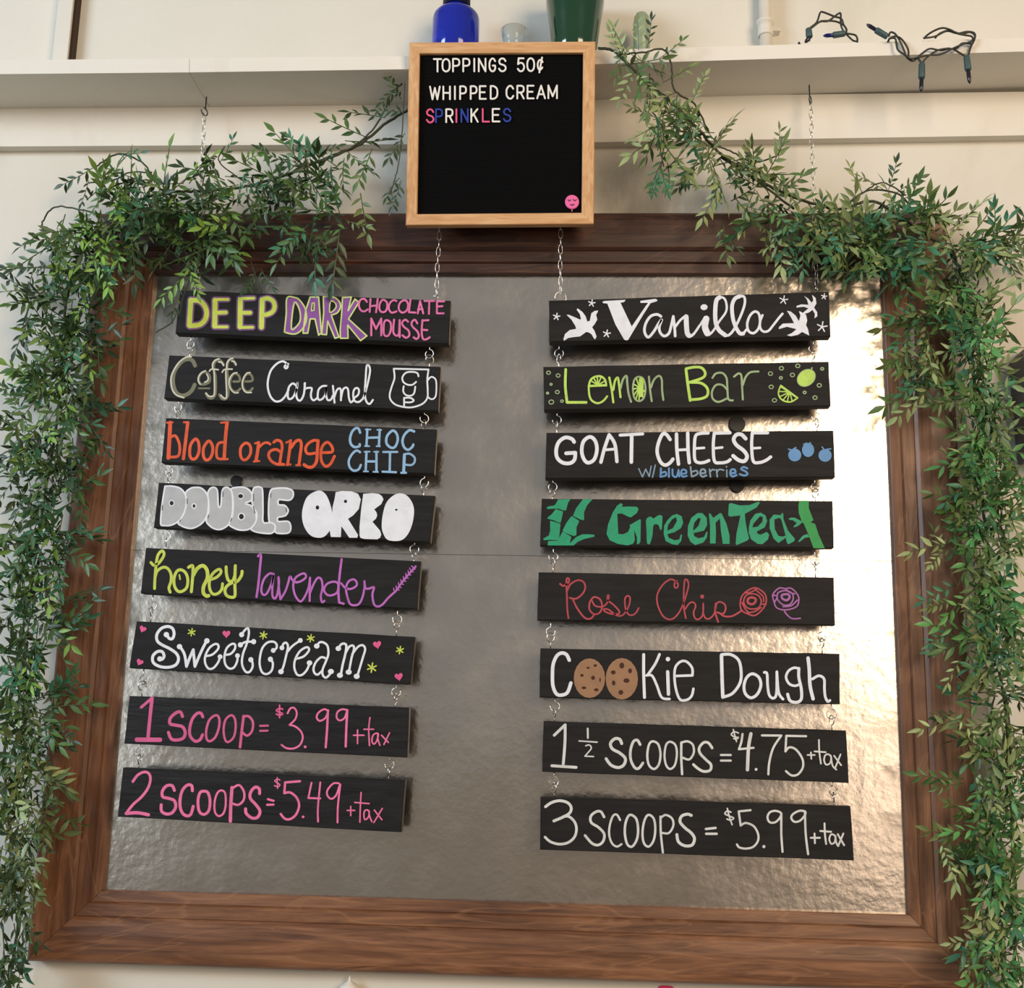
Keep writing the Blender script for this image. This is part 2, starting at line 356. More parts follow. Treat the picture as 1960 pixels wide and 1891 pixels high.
class Ink:
    """flat paint on a plane, gathered per colour, in order of painting"""
    def __init__(s, plane, thick=0.0, base=0.0003): s.plane = plane; s.lay = base; s.thick = thick; s.mbs = {}; s.part = None; s.cnt = 0; s.split = False; s.prims = []
    def mb(s, col, pts=None):
        if s.part: return s.mbs.setdefault((s.part, s.cnt, col), MB())
        if not s.split: return s.mbs.setdefault(col, MB())
        m_ = MB(); xs = [q[0] for q in pts]; ys = [q[1] for q in pts]
        s.prims.append((col, min(xs), max(xs), min(ys), max(ys), m_)); return m_
    def flush(s, gap=4.5):
        """join neighbouring strokes of one colour into words"""
        n = len(s.prims); g = list(range(n))
        def root(i):
            while g[i] != i: i = g[i]
            return i
        for i in range(n):
            for j in range(i):
                a, b_ = s.prims[i], s.prims[j]
                if a[0] == b_[0] and a[1]-gap < b_[2]+gap and b_[1]-gap < a[2]+gap and a[3]-gap < b_[4]+gap and b_[3]-gap < a[4]+gap: g[root(i)] = root(j)
        for i in range(n): 
            m_ = s.mbs.setdefault(('lettering', 10000+root(i), s.prims[i][0]), MB()); m_.add(s.prims[i][5].v, s.prims[i][5].f)
    def poly(s, col, pts, holes=()):
        s.lay += 0.000004
        loops = [[s.plane.pt(x, y, s.lay) for (x, y) in l] for l in [pts]+list(holes)]
        flat = [v for l in loops for v in l]
        U = [V((v.dot(RT), v.dot(UP), 0)) for v in flat]
        it = iter(U); lo = [[next(it) for _ in l] for l in loops]
        tris = tessellate_polygon(lo)
        if not s.thick: s.mb(col, pts).add(flat, [list(t) for t in tris])
        else:
            n = len(flat); fs = [list(t) for t in tris]; b0 = 0
            back = [v - s.plane.n*s.thick for v in flat]
            for l in loops:
                k = len(l)
                fs += [(b0+i, b0+(i+1) % k, n+b0+(i+1) % k, n+b0+i) for i in range(k)]; b0 += k
            s.mb(col, pts).add(flat+back, fs)
    def stroke(s, col, pts, w, closed=False, n=7):
        pts = cr(pts, closed, n) if len(pts) > 2 else pts
        r = w/2; L = len(pts); lf = []; rg = []
        for i in range(L):
            a = pts[(i-1) % L] if (closed or i > 0) else pts[i]; b_ = pts[(i+1) % L] if (closed or i < L-1) else pts[i]
            dx, dy = b_[0]-a[0], b_[1]-a[1]; d = math.hypot(dx, dy) or 1; nx, ny = -dy/d, dx/d
            lf.append((pts[i][0]+nx*r, pts[i][1]+ny*r)); rg.append((pts[i][0]-nx*r, pts[i][1]-ny*r))
        s.lay += 0.000004
        f = lambda q: s.plane.pt(q[0], q[1], s.lay)
        m_ = s.mb(col, lf+rg)
        fr = [f(q) for q in lf]+[f(q) for q in rg]; fs = []
        for i in range(L if closed else L-1):
            j = (i+1) % L; fs.append((i, j, L+j, L+i))
        if s.thick:
            n0 = len(fr); bk = [v-s.plane.n*s.thick for v in fr]
            fs2 = []
            for i in range(L if closed else L-1):
                j = (i+1) % L; fs2 += [(i, j, n0+j, n0+i), (L+i, L+j, n0+L+j, n0+L+i)]
            m_.add(fr+bk, fs+fs2)
        else: m_.add(fr, fs)
        if not closed:
            for e in (0, -1): s.dot(col, pts[e], r, r, k=12)
    def dot(s, col, c, rx, ry, rot=0.0, k=20):
        s.lay += 0.000002
        cs, sn = math.cos(rot), math.sin(rot)
        s.poly(col, [(c[0]+rx*math.cos(t)*cs-ry*math.sin(t)*sn, c[1]+rx*math.cos(t)*sn+ry*math.sin(t)*cs) for t in (2*math.pi*i/k for i in range(k))])
K = 1960/300.0
def do_ink(ink, ox, oy, text):
    """lines: S col w pts | C col w pts (closed) | F col pts [| hole pts] | D col rx ry x,y ... | * star | @ ring | H heart | O origin"""
    T = lambda q: (ox+q[0]/K, oy+q[1]/K)
    for ln in text.strip().splitlines():
        ln = ln.strip()
        if not ln: continue
        c, rest = ln.split(None, 1)
        if c == 'O': ox, oy = (float(q) for q in rest.split()); continue
        if c == 'N':
            ink.part = None if rest.strip() == '-' else rest.strip(); ink.cnt += 1; continue
        keep = ink.part
        def nxt(nm):
            if keep is None: ink.part = nm; ink.cnt += 1
        if c in 'SC':
            col, w_, rest = rest.split(None, 2)
            for piece in rest.split(';'):
                if c == 'C': ink.stroke(col, [T(q) for q in parse(piece.replace('!', ''))[0]], float(w_)/K, True)
                else:
                    for run in parse(piece): ink.stroke(col, [T(q) for q in run], float(w_)/K)
        elif c == 'F':       # smooth fill
            col, rest = rest.split(None, 1); ls = rest.split('|')
            lp = []
            for l in ls:
                l2 = [T(q) for q in parse(l.replace('!', ''))[0]]
                lp.append(cr(l2, True, 4) if '!' not in l else l2)
            ink.poly(col, lp[0], lp[1:])
        elif c == 'D':
            col, rx, ry, rest = rest.split(None, 3)
            for q in parse(rest)[0]: ink.dot(col, T(q), float(rx)/K, float(ry)/K)
        elif c == 'E':
            col, rx, ry, rot, rest = rest.split(None, 4)
            ink.dot(col, T(parse(rest)[0][0]), float(rx)/K, float(ry)/K, math.radians(float(rot)), 40)
        elif c == '*':
            col, n_, r_, w_, rest = rest.split(None, 4)
            for q in parse(rest)[0]:
                nxt('painted_star')
                for i in range(int(n_)):
                    t = -math.pi/2+0.15+2*math.pi*i/int(n_)
                    ink.stroke(col, [T(q), T((q[0]+float(r_)*math.cos(t), q[1]+float(r_)*math.sin(t)))], float(w_)/K)
        elif c == '@':
            col, r_, w_, rest = rest.split(None, 3)
            for q in parse(rest)[0]:
                nxt('painted_bubble')
                ink.stroke(col, [T((q[0]+float(r_)*math.cos(t), q[1]+float(r_)*0.85*math.sin(t))) for t in (2*math.pi*i/8 for i in range(8))], float(w_)/K, True, 3)
        elif c == 'H':
            col, r_, rot, rest = rest.split(None, 3); rr = float(r_); a = math.radians(float(rot))
            for q in parse(rest)[0]:
                nxt('painted_heart'); hp = []
                for i in range(24):
                    t = 2*math.pi*i/24; hx = 16*math.sin(t)**3/16; hy = -(13*math.cos(t)-5*math.cos(2*t)-2*math.cos(3*t)-math.cos(4*t))/15
                    hp.append(T((q[0]+rr*(hx*math.cos(a)-hy*math.sin(a)), q[1]+rr*(hx*math.sin(a)+hy*math.cos(a)))))
                ink.poly(col, hp)
        elif c == 'P':       # spokes: col w cx,cy end end end
            col, w_, rest = rest.split(None, 2); pp = parse(rest)[0]
            for q in pp[1:]: ink.stroke(col, [T(pp[0]), T(q)], float(w_)/K)
        ink.part = keep
# ------------------------------------------------------------------ the sixteen signs
YS = -0.064; TH = 0.019
sign_plane = wallplane(YS)
SIGNS = []
def sign(label, quad, org, text, rough=False): SIGNS.append((label, quad, org, text, rough))
sign('black top sign of the left column, lettered DEEP DARK CHOCOLATE MOUSSE', [(344.5, 555.5), (862.5, 575.5), (859, 658), (335.5, 637.5)], (320, 540), '''
S plum 100 298,225 278,540
S plum 100 300,228 400,235 470,300 495,390 470,480 400,535 285,548
S plum 100 600,228 595,552 ; 915,225 912,560 ; 1190,222 1180,565
S plum 76 600,218 762,218 ; 590,562 750,562 ; 905,208 1085,202 ; 905,568 1070,566
S plum 84 630,385 735,380 ; 940,385 1040,385
S plum 90 1190,218 1260,205 1325,240 1345,310 1315,375 1240,408 1195,408
S lime 62 298,225 278,540
S lime 60 300,228 400,235 470,300 495,390 470,480 400,535 285,548
S lime 62 600,228 595,552 ; 915,225 912,560 ; 1190,222 1180,565
S lime 36 600,218 762,218 ; 590,562 750,562 ; 905,208 1085,202 ; 905,568 1070,566
S lime 48 630,385 735,380 ; 940,385 1040,385
S lime 54 1190,218 1260,205 1325,240 1345,310 1315,375 1240,408 1195,408
F violet 1500,200! 1600,195! 1660,230! 1730,340! 1740,480! 1690,590! 1600,650! 1480,630! 1470,600! 1490,400! | 1590,260! 1660,340! 1670,480! 1640,530! 1550,585!
F violet 1790,188! 1895,188! 1929,640! 1895,665! 1850,462! 1790,462! 1760,640! 1700,640! 1735,350! | 1815,265! 1840,262! 1838,355! 1805,360!
C pale_lime 19 1500,200 1600,195 1660,230 1730,340 1740,480 1690,590 1600,650 1480,630 1470,600 1490,400
C pale_lime 19 1590,262 1650,330 1668,450 1640,530 1555,583
S pale_lime 19 1790,188! 1895,188! 1929,640! 1895,665! 1850,462! 1790,462! 1760,640! 1700,640! 1735,350! 1790,188
S pale_lime 16 1815,265! 1840,262! 1838,355! 1805,360! 1815,265
O 600 540
F violet 125,185! 250,190! 320,240! 340,310! 300,385! 225,415! 320,690! 270,705! 180,490! 165,660! 105,655! 130,380! | 215,245! 270,260! 285,310! 250,360! 205,375!
F violet 365,195! 475,190! 435,360! 520,215! 570,255! 440,465! 670,675! 590,735! 430,540! 435,705! 340,705! 335,600! 355,400!
S pale_lime 18 125,185! 250,190 320,240 340,310 300,385 225,415! 320,690! 270,705! 180,490! 165,660! 105,655! 130,380! 125,185
C pale_lime 16 215,245 270,260 285,310 250,360 205,375
S pale_lime 18 365,195! 475,190! 435,360! 520,215! 570,255! 440,465! 670,675! 590,735! 430,540! 435,705! 340,705! 335,600! 355,400! 365,195
S pink 25 670,250 640,215 590,225 570,290 590,350 635,370 680,345
S pink 25 715,215 705,375 ; 805,215 785,380 ; 710,305 795,295
C pink 25 870,225 915,250 925,310 900,370 850,375 825,330 835,265
S pink 25 1040,240 1000,230 955,270 945,340 980,385 1040,370
C pink 25 1110,240 1160,235 1185,290 1165,360 1110,385 1070,345 1075,280
S pink 25 1215,220 1195,380! 1275,385 ; 1305,395 1335,240! 1375,395 ; 1310,345 1365,340
S pink 25 1390,240 1510,240 ; 1450,240 1445,400 ; 1545,245 1545,395 ; 1545,245 1635,245 ; 1545,310 1615,305 ; 1545,395 1630,395
S pink 26 725,670 725,460! 785,590! 850,460! 850,670
C pink 26 920,480 965,510 970,600 935,675 885,660 880,560 890,500
S pink 26 1010,475 1000,620 1030,670 1070,650 1080,480 ; 1080,480 1080,690
S pink 26 1185,500 1150,475 1110,510 1130,560 1190,610 1200,670 1160,700 1115,670
S pink 26 1300,520 1270,475 1230,510 1240,560 1300,620 1320,680 1290,715 1255,695
S pink 26 1365,480 1355,620 1370,710 1410,720 1455,695 ; 1365,485 1440,480 ; 1360,600 1425,605
''')
sign('black hanging sign in the left column, Coffee Caramel with a drawn cup', [(323.7, 680), (843.3, 702), (838.7, 787), (313.8, 762)], (300, 660), '''
S olive 50 480,260 450,200 400,180 330,200 260,270 215,360 205,480 240,590 310,635 380,620 440,570 475,500
S bone 20 430,150 370,155 290,210 230,290 185,390 180,480 200,570 250,630 340,662
C olive 32 620,345 660,390 660,460 610,490 550,490 525,440 540,380 580,345
S bone 18 610,325 560,350 525,400 520,450 545,495 ; 625,365 645,410 635,450 600,468
S olive 22 525,545 660,545
S olive 34 835,245 800,200 760,190 720,230 715,320 735,400 735,600 700,665 650,660 620,610
S olive 34 990,250 960,200 930,180 890,220 880,320 890,420 895,600 870,670 820,675 785,625
S bone 19 780,175 730,195 700,240 700,290 ; 718,320 722,600 690,645 650,640 615,605 ; 775,215 810,220 838,260 ; 660,330 690,305 770,312
S bone 19 950,168 910,185 880,230 875,290 ; 865,330 868,450 875,640 850,670 800,630 ; 940,205 975,215 992,250 ; 820,345 850,310 945,305
S olive 30 960,460 1035,455 1035,400 1000,365 960,370 925,430 920,520 960,580 1010,580 1045,550
S olive 30 1115,460 1195,450 1190,390 1155,365 1115,380 1085,440 1080,520 1115,580 1165,580 1200,545
S bone 18 1005,350 960,360 920,410 905,480 930,560 975,600 1020,600 ; 1170,350 1130,355 1090,410 1070,480 1080,550 1120,595 1185,597
S white 26 1645,240 1620,250 1600,275 1615,295 1635,285 1635,250 1600,215 1560,210 1500,240 1430,320 1395,430 1390,530 1420,640 1480,705 1550,700 1610,640 1650,560
S white 26 1745,510 1700,485 1650,540 1640,640 1660,680 1710,650 1755,540 1760,470 1745,600 1760,680 1800,695 1840,620 1855,480
O 580 670
S white 25 20,420 30,480 60,475 110,480 100,550 105,600 135,630 180,600
S white 25 290,450 240,455 195,500 185,590 205,625 250,605 285,540 295,440 290,560 310,625 350,620 375,570
S white 25 375,450 395,660 ; 390,600 420,510 455,480 475,510 475,630 ; 475,610 500,500 540,470 565,500 575,600 600,655 640,620
S white 25 640,600 690,560 700,500 670,475 635,510 630,590 650,640 700,650 750,610
S white 25 750,610 790,500 835,300 835,220 815,190 795,210 785,350 775,500 780,600 800,655 835,675 875,625
N painted_cup
S white 22 1135,235! 1570,245! 1555,370 1560,500 1555,600 1500,670 1400,710 1300,718 1170,690 1100,630 1085,560 1110,460 1145,350 1135,235
S white 20 1565,375 1590,345 1625,340 1665,390 1665,550 1640,605 1600,615 1560,585
S white 22 1445,330 1430,290 1370,275 1290,285 1245,340 1255,400 1310,435 1370,435 1415,400 ; 1260,455 1255,520 1290,565 1350,572 1390,540 1405,460 ; 1265,715 1265,600! 1340,600 1385,630 1350,655 1280,655
''')
sign('black hanging sign in the left column, blood orange CHOC CHIP', [(317.6, 800), (836.3, 822), (831, 907), (308.7, 885)], (290, 780), '''
S orange 50 235,190 225,400 212,630
S orange 24 195,190 265,185 ; 405,185 465,185 ; 870,190 960,183 ; 900,650 955,645 ; 1295,450 1340,432 ; 1280,677 1350,670 ; 1685,440 1745,410 ; 1690,720 1740,712 ; 1810,722 1860,722
S orange 35 245,370 300,355 345,440 355,540 330,610 240,620
S orange 42 455,190 430,400 400,640
C orange 38 550,395 590,440 595,550 560,630 510,645 480,590 490,470
C orange 38 715,420 760,470 765,560 730,640 680,655 650,600 655,500
S orange 34 890,435 840,450 815,520 820,620 860,645 900,640
S orange 44 945,200 925,400 910,640
C orange 36 1180,445 1235,480 1240,570 1200,640 1150,655 1115,600 1120,500
S orange 42 1340,440 1330,540 1308,665
S orange 32 1345,500 1400,450 1450,440 1485,460
S orange 36 1530,435 1570,410 1620,430 1635,500 1620,600 1610,700 1655,712 ; 1620,560 1560,525 1490,545 1465,600 1500,670 1560,705 1610,712
S orange 38 1740,415 1730,520 1705,705 ; 1750,500 1800,430 1850,410 1875,460 1860,600 1845,715
O 570 790
S orange 36 260,360 210,345 140,380 100,440 110,500 150,515 220,505 ; 310,500 430,490 425,420 370,370 310,420 290,510 300,610 350,670 410,640 460,545
S orange 40 255,350 245,500 235,610 190,675 130,680 80,650
S sky 32 780,250 760,200 725,195 680,240 655,320 665,390 710,430 770,420 775,395 ; 1455,235 1400,220 1340,270 1310,350 1330,430 1380,465 1430,430 1445,400
S sky 30 870,210 860,415 ; 1025,215 1015,415 ; 870,315 1015,310 ; 860,490 850,730 ; 985,490 985,735 ; 860,610 985,610 ; 1155,495 1150,730
S sky 20 850,212 910,212 ; 995,215 1045,217 ; 840,418 895,420 ; 985,420 1030,422 ; 835,490 900,488 ; 955,490 1010,490 ; 825,735 880,735 ; 945,740 1005,742
C sky 32 1190,225 1240,270 1250,350 1215,430 1160,435 1110,380 1120,290
S sky 30 780,495 735,475 680,520 640,600 650,680 700,725 760,710 790,655
S sky 27 1070,492 1245,492 ; 1060,738 1230,745 ; 1340,520 1400,515 1460,560 1460,620 1420,655 1340,650 ; 1295,752 1355,752
S sky 38 1335,525 1325,740
''')
sign('black hanging sign with DOUBLE in grey bubble letters beside solid white letters', [(303.7, 923.7), (833.2, 949), (823.3, 1038), (294, 1009.5)], (280, 900), '''
F silver 1550,270 1600,230 1750,225 1830,260 1835,330 1790,375 1700,370 1655,370 1655,430 1730,440 1775,500 1750,560 1700,580 1650,590 1650,640 1770,640 1805,690 1800,760 1750,790 1620,780 1610,700 1540,650 1530,450
C white 20 1550,270 1600,230 1750,225 1830,260 1835,330 1790,375 1700,370 1655,370 1655,430 1730,440 1775,500 1750,560 1700,580 1650,590 1650,640 1770,640 1805,690 1800,760 1750,790 1620,780 1610,700 1540,650 1530,450
F silver 1340,235 1380,210 1430,215 1455,260 1460,500 1465,650 1560,655 1610,690 1605,750 1560,790 1440,785 1340,760 1310,720 1370,640 1380,540 1340,460 1320,360
C white 20 1340,235 1380,210 1430,215 1455,260 1460,500 1465,650 1560,655 1610,690 1605,750 1560,790 1440,785 1340,760 1310,720 1370,640 1380,540 1340,460 1320,360
F silver 1060,240 1130,215 1220,215 1290,250 1325,320 1310,380 1240,415 1320,450 1370,540 1370,640 1300,730 1190,750 1090,720 1030,665 1080,560 1085,350
C white 20 1060,240 1130,215 1220,215 1290,250 1325,320 1310,380 1240,415 1320,450 1370,540 1370,640 1300,730 1190,750 1090,720 1030,665 1080,560 1085,350
F silver 770,290 800,230 850,215 890,260 900,430 915,465 935,430 950,260 990,215 1040,230 1075,300 1080,500 1040,660 960,730 880,740 800,700 750,630 780,520 780,400
C white 20 770,290 800,230 850,215 890,260 900,430 915,465 935,430 950,260 990,215 1040,230 1075,300 1080,500 1040,660 960,730 880,740 800,700 750,630 780,520 780,400
F silver 610,215 690,225 760,300 780,420 760,560 700,660 600,720 520,725 430,690 400,650 470,540 500,420 490,290 550,230
C white 20 610,215 690,225 760,300 780,420 760,560 700,660 600,720 520,725 430,690 400,650 470,540 500,420 490,290 550,230
F silver 235,200! 330,200! 430,230! 490,310! 500,420! 470,540! 400,640! 300,690! 190,690! 180,640! 200,420!
S white 20 235,200! 330,200 430,230 490,310 500,420 470,540 400,640 300,690 190,690! 180,640 200,420 235,200
D white 36 40 318,412 1182,325
D white 32 36 598,448
D white 46 48 1190,580
D ink 24 28 318,412
D ink 17 22 598,448
D ink 30 26 1180,325
D ink 30 34 1190,580
S dust 9 1340,300 1343,380 ; 960,270 958,330 ; 1560,290 1555,340 ; 205,440 200,500 ; 510,360 512,420 ; 1070,600 1055,640 ; 1340,450 1360,540 ; 420,640 430,620 ; 780,560 772,600 ; 1750,470 1755,520
O 560 910
F white 320,190 400,220 450,300 490,430 500,560 490,650 390,770 250,765 160,670 120,540 130,400 190,260
F white 540,210! 620,195! 740,200! 820,230! 855,300! 830,420! 760,500! 695,543! 820,745! 810,780! 710,780! 612,635! 605,772! 480,770! 465,690! 495,520! 500,400! 525,300!
F white 885,230! 1000,222! 1080,232! 1120,260! 1138,300! 1110,360! 1022,425! 1050,460! 1060,500! 1045,540! 1000,580! 1095,690! 1110,740! 1095,780! 1060,800! 900,795! 850,782! 838,750! 838,640! 860,400!
F white 1290,235 1400,235 1480,310 1520,430 1500,600 1440,740 1350,815 1200,810 1140,740 1115,640 1130,480 1180,330
D ink 22 26 312,402
D ink 20 20 663,325
D ink 16 12 1298,430
''')
sign('black hanging sign in the left column, honey lavender with a lavender sprig', [(279, 1048.4), (805.6, 1074.4), (798.7, 1166), (269.2, 1135.6)], (260, 1030), '''
S yellow_green 36 190,305 230,340 290,310 350,220 345,170 315,165 275,220 255,330 240,500 235,630 ; 245,480 270,410 340,365 400,380 440,450 440,540 415,620 430,675
C yellow_green 37 560,395 620,430 650,510 640,610 590,660 530,665 485,600 480,500 510,420
S yellow_green 20 545,460 555,515
S yellow_green 38 660,365 710,345 715,430 705,560 695,670
S yellow_green 46 715,470 770,380 840,345 890,400 895,500 850,600 845,680 880,722 910,720
S yellow_green 36 930,520 1010,490 1065,430 1050,390 1000,410 945,470 920,560 930,650 970,700 1030,690 1075,640 1085,570
S yellow_green 38 1130,360 1135,450 1160,530 1210,535 1235,480 ; 1245,345 1240,480 1240,600 1240,720 1200,740 1140,720 1115,660 1140,600 1200,560 1270,540 1320,470 1330,415
S lilac 30 1530,225 1565,215 1550,400 1530,600 1510,735
S lilac 28 1725,450 1670,445 1600,520 1570,640 1590,705 1640,690 1700,560 1725,445 1710,600 1710,720 1740,755 1770,700 1790,560 1785,490 ; 1785,490 1790,620 1810,765
O 540 1040
S lilac 27 -19,700 40,600 75,500 100,415 130,460 180,490
S lilac 27 150,485 220,480 295,430 290,385 250,380 170,430 140,520 160,640 220,725 270,690 330,560 350,430 ; 350,430 345,720 ; 350,620 400,500 450,430 495,460 505,560 485,660 500,735 530,720
C lilac 27 700,505 640,480 560,510 525,580 560,640 620,650 690,610
S lilac 30 745,200 720,400 705,600 715,740! 770,755
S lilac 27 740,500 790,555 860,570 930,530 930,480 890,450 830,480 800,560 820,680 860,765 950,765 1000,690 1030,560 1030,475 ; 1030,475 1045,560 1090,565 1150,550 1130,640 1150,760 1200,790 1260,760 1330,680 1420,600
N painted_lavender
S lilac 26 1420,600 1530,450 1670,290
S lilac 13 1400,590 1395,560 ; 1430,575 1465,585 ; 1430,565 1425,530 ; 1455,545 1490,555 ; 1460,525 1455,490 ; 1485,505 1520,515 ; 1490,490 1485,455 ; 1515,470 1550,475 ; 1520,450 1517,415 ; 1545,430 1580,435 ; 1550,410 1547,375 ; 1575,390 1610,398 ; 1580,375 1577,340 ; 1605,350 1642,358 ; 1610,335 1595,310 ; 1635,315 1665,325 ; 1640,300 1618,285
''')
sign('black hanging sign in the left column, Sweetcream with hearts and stars', [(261.4, 1189), (794, 1219), (785.6, 1310), (247.3, 1278.7)], (240, 1170), '''
S white 37 515,290 550,340 590,340 610,280 590,215 530,190 450,215 395,290 400,370 460,420 560,470 640,530 665,600 630,670 540,700 430,690 350,640 345,560 400,505 460,505 485,560 460,600 430,595
D white 34 33 513,292 432,595 678,442
S white 35 690,450 740,540 765,690! 810,570 850,480! 870,690! 920,570 970,460 1020,365
D white 34 34 1020,370
S white 28 1010,560 1090,540 1160,470 1160,420 1120,410 1050,460 1000,560 1000,650 1040,715 1100,710 1160,640 1185,570 ; 1255,545 1320,530 1370,470 1370,415 1330,410 1270,460 1240,560 1250,660 1300,715 1360,700 1400,620 1400,560
D white 30 30 1185,568 1403,555 1850,490
S white 28 1455,290 1500,230 1535,215 1545,280 1520,400 1470,540 1460,660 1500,750 1550,760 1590,700 1590,640 1575,610 ; 1445,420 1500,385 1600,380
D white 32 33 1455,292 1570,606 1440,420 1605,380 1815,600
S white 28 1850,490 1890,460 1890,410 1850,380 1780,390 1720,450 1690,540 1680,660 1710,760 1770,785 1830,740 1845,650 1815,600
* yellow_green 6 46 17 830,262 1728,300
H hot_pink 44 25 220,222 182,636
H hot_pink 50 0 1265,283
O 520 1180
S white 28 130,390 150,340 185,330 205,380 180,500 150,620 125,680 ; 200,440 260,370 350,305
D white 30 30 130,392 360,300
D white 35 32 118,690 475,580 565,370 835,400
S white 28 305,530 400,500 465,430 460,390 420,390 350,440 295,540 285,640 320,725 380,730 440,670 475,590
S white 28 565,370 600,325 650,325 700,370 710,470 680,560 640,660 640,730 680,765 730,720 750,680 ; 670,520 620,510 555,570 525,650 540,710 580,725 630,680
D white 38 33 742,688 855,735 965,695 1065,748
S white 30 835,400 870,350 910,340 935,370 920,480 890,600 870,710
S white 28 920,470 970,380 1020,365 1030,410 1000,520 970,680 ; 1010,470 1080,380 1140,360 1170,410 1140,520 1080,720
* yellow_green 6 46 17 490,272 1605,420
* yellow_green 6 58 19 1255,640
H hot_pink 52 -10 1322,352 1592,752
''')
sign('black rough price sign, 1 SCOOP in pink, second from bottom of left column', [(247.6, 1332), (783, 1354.4), (779.4, 1450), (237.3, 1423.3)], (230, 1310), '''
S rose_pink 36 265,285 400,170
S rose_pink 44 400,172 375,400 350,660
S rose_pink 56 210,690 500,692
S rose_pink 40 780,400 755,345 700,355 630,420 625,490 700,510 780,530 815,600 790,670 710,695 640,680 605,600
S rose_pink 38 1035,405 1010,360 960,365 900,440 870,560 880,650 940,710 1000,690 1030,630
C rose_pink 30 1200,385 1240,430 1235,540 1190,660 1120,710 1080,670 1080,560 1120,440
C rose_pink 28 1390,385 1435,430 1445,540 1420,660 1350,720 1310,680 1295,560 1320,440
S rose_pink 34 1545,395 1520,600 1500,785
S rose_pink 30 1550,400 1610,400 1660,470 1650,580 1590,640 1530,600
S rose_pink 26 1750,518 1850,515 ; 1750,580 1845,578
O 510 1320
S hot_pink 20 205,245 165,235 125,260 165,285 205,300 170,320 125,305 ; 165,195 165,350
S candy_pink 24 265,295 300,235 350,230 380,290 360,370 290,440! 360,460 430,520 455,600 420,690 340,735 250,730 190,690
D candy_pink 18 18 485,715
S candy_pink 24 775,265 720,245 650,290 630,350 670,390 740,350 775,260 ; 1010,255 950,245 890,280 880,350 920,385 980,350 1010,255
S candy_pink 29 770,260 760,480 742,720 ; 1012,255 1000,480 992,710
S candy_pink 19 1140,505 1140,675 ; 1090,570 1220,570 ; 1295,350 1280,500 1290,700 ; 1220,495 1340,495 ; 1395,550 1395,620 1420,695 ; 1440,570 1525,660 ; 1540,540 1470,685
C candy_pink 19 1375,545 1400,560 1380,640 1345,680 1320,640 1335,570
''', True)
sign('lowest sign of the left column, black with 2 SCOOPS = $5.49 in pink', [(235.3, 1469), (775.5, 1493), (768, 1593), (224.8, 1563.3)], (210, 1450), '''
S candy_pink 34 290,300 350,220 430,180 490,200 510,270 480,380 400,490 290,590 205,700
S candy_pink 42 208,698 350,690 485,715
S candy_pink 38 810,410 780,350 710,355 660,420 665,490 740,510 810,540 825,620 780,690 710,705 650,670 645,590 ; 1035,415 1025,350 970,345 910,410 880,530 890,650 940,720 1010,715 1045,610
C candy_pink 36 1180,420 1230,440 1255,540 1240,660 1180,710 1120,670 1105,540 1130,440
C candy_pink 26 1400,410 1445,450 1450,600 1420,700 1360,730 1315,670 1315,540 1350,440
S candy_pink 42 1530,375 1515,600 1510,795
S candy_pink 29 1540,380 1620,345 1680,430 1675,530 1610,590 1540,575
S candy_pink 38 1875,450 1870,390 1820,370 1765,430 1760,510 1830,590 1880,670 1850,745 1780,755 1710,700 1700,640
O 500 1460
S candy_pink 28 85,455 155,475 ; 75,525 155,522
S candy_pink 15 235,215 205,205 170,225 200,250 235,275 210,300 165,285 ; 200,185 205,320
S candy_pink 30 485,230 300,245! 290,380! 360,370 440,430 475,530 440,640 370,700 300,700 245,640
D candy_pink 17 17 525,675
S candy_pink 24 630,250 590,440! 740,445 ; 740,245 710,560 712,735 ; 970,255 900,260 830,340 830,410 880,450 940,400 985,270 ; 990,270 960,540 955,745
S candy_pink 19 1120,545 1120,660 ; 1075,595 1170,595 ; 1250,370 1240,560 1235,742 ; 1170,495 1350,510 ; 1350,600 1355,660 1385,735 ; 1415,590 1510,710 ; 1515,570 1410,745
C candy_pink 19 1330,590 1350,620 1340,680 1300,710 1285,660 1295,600
''', True)
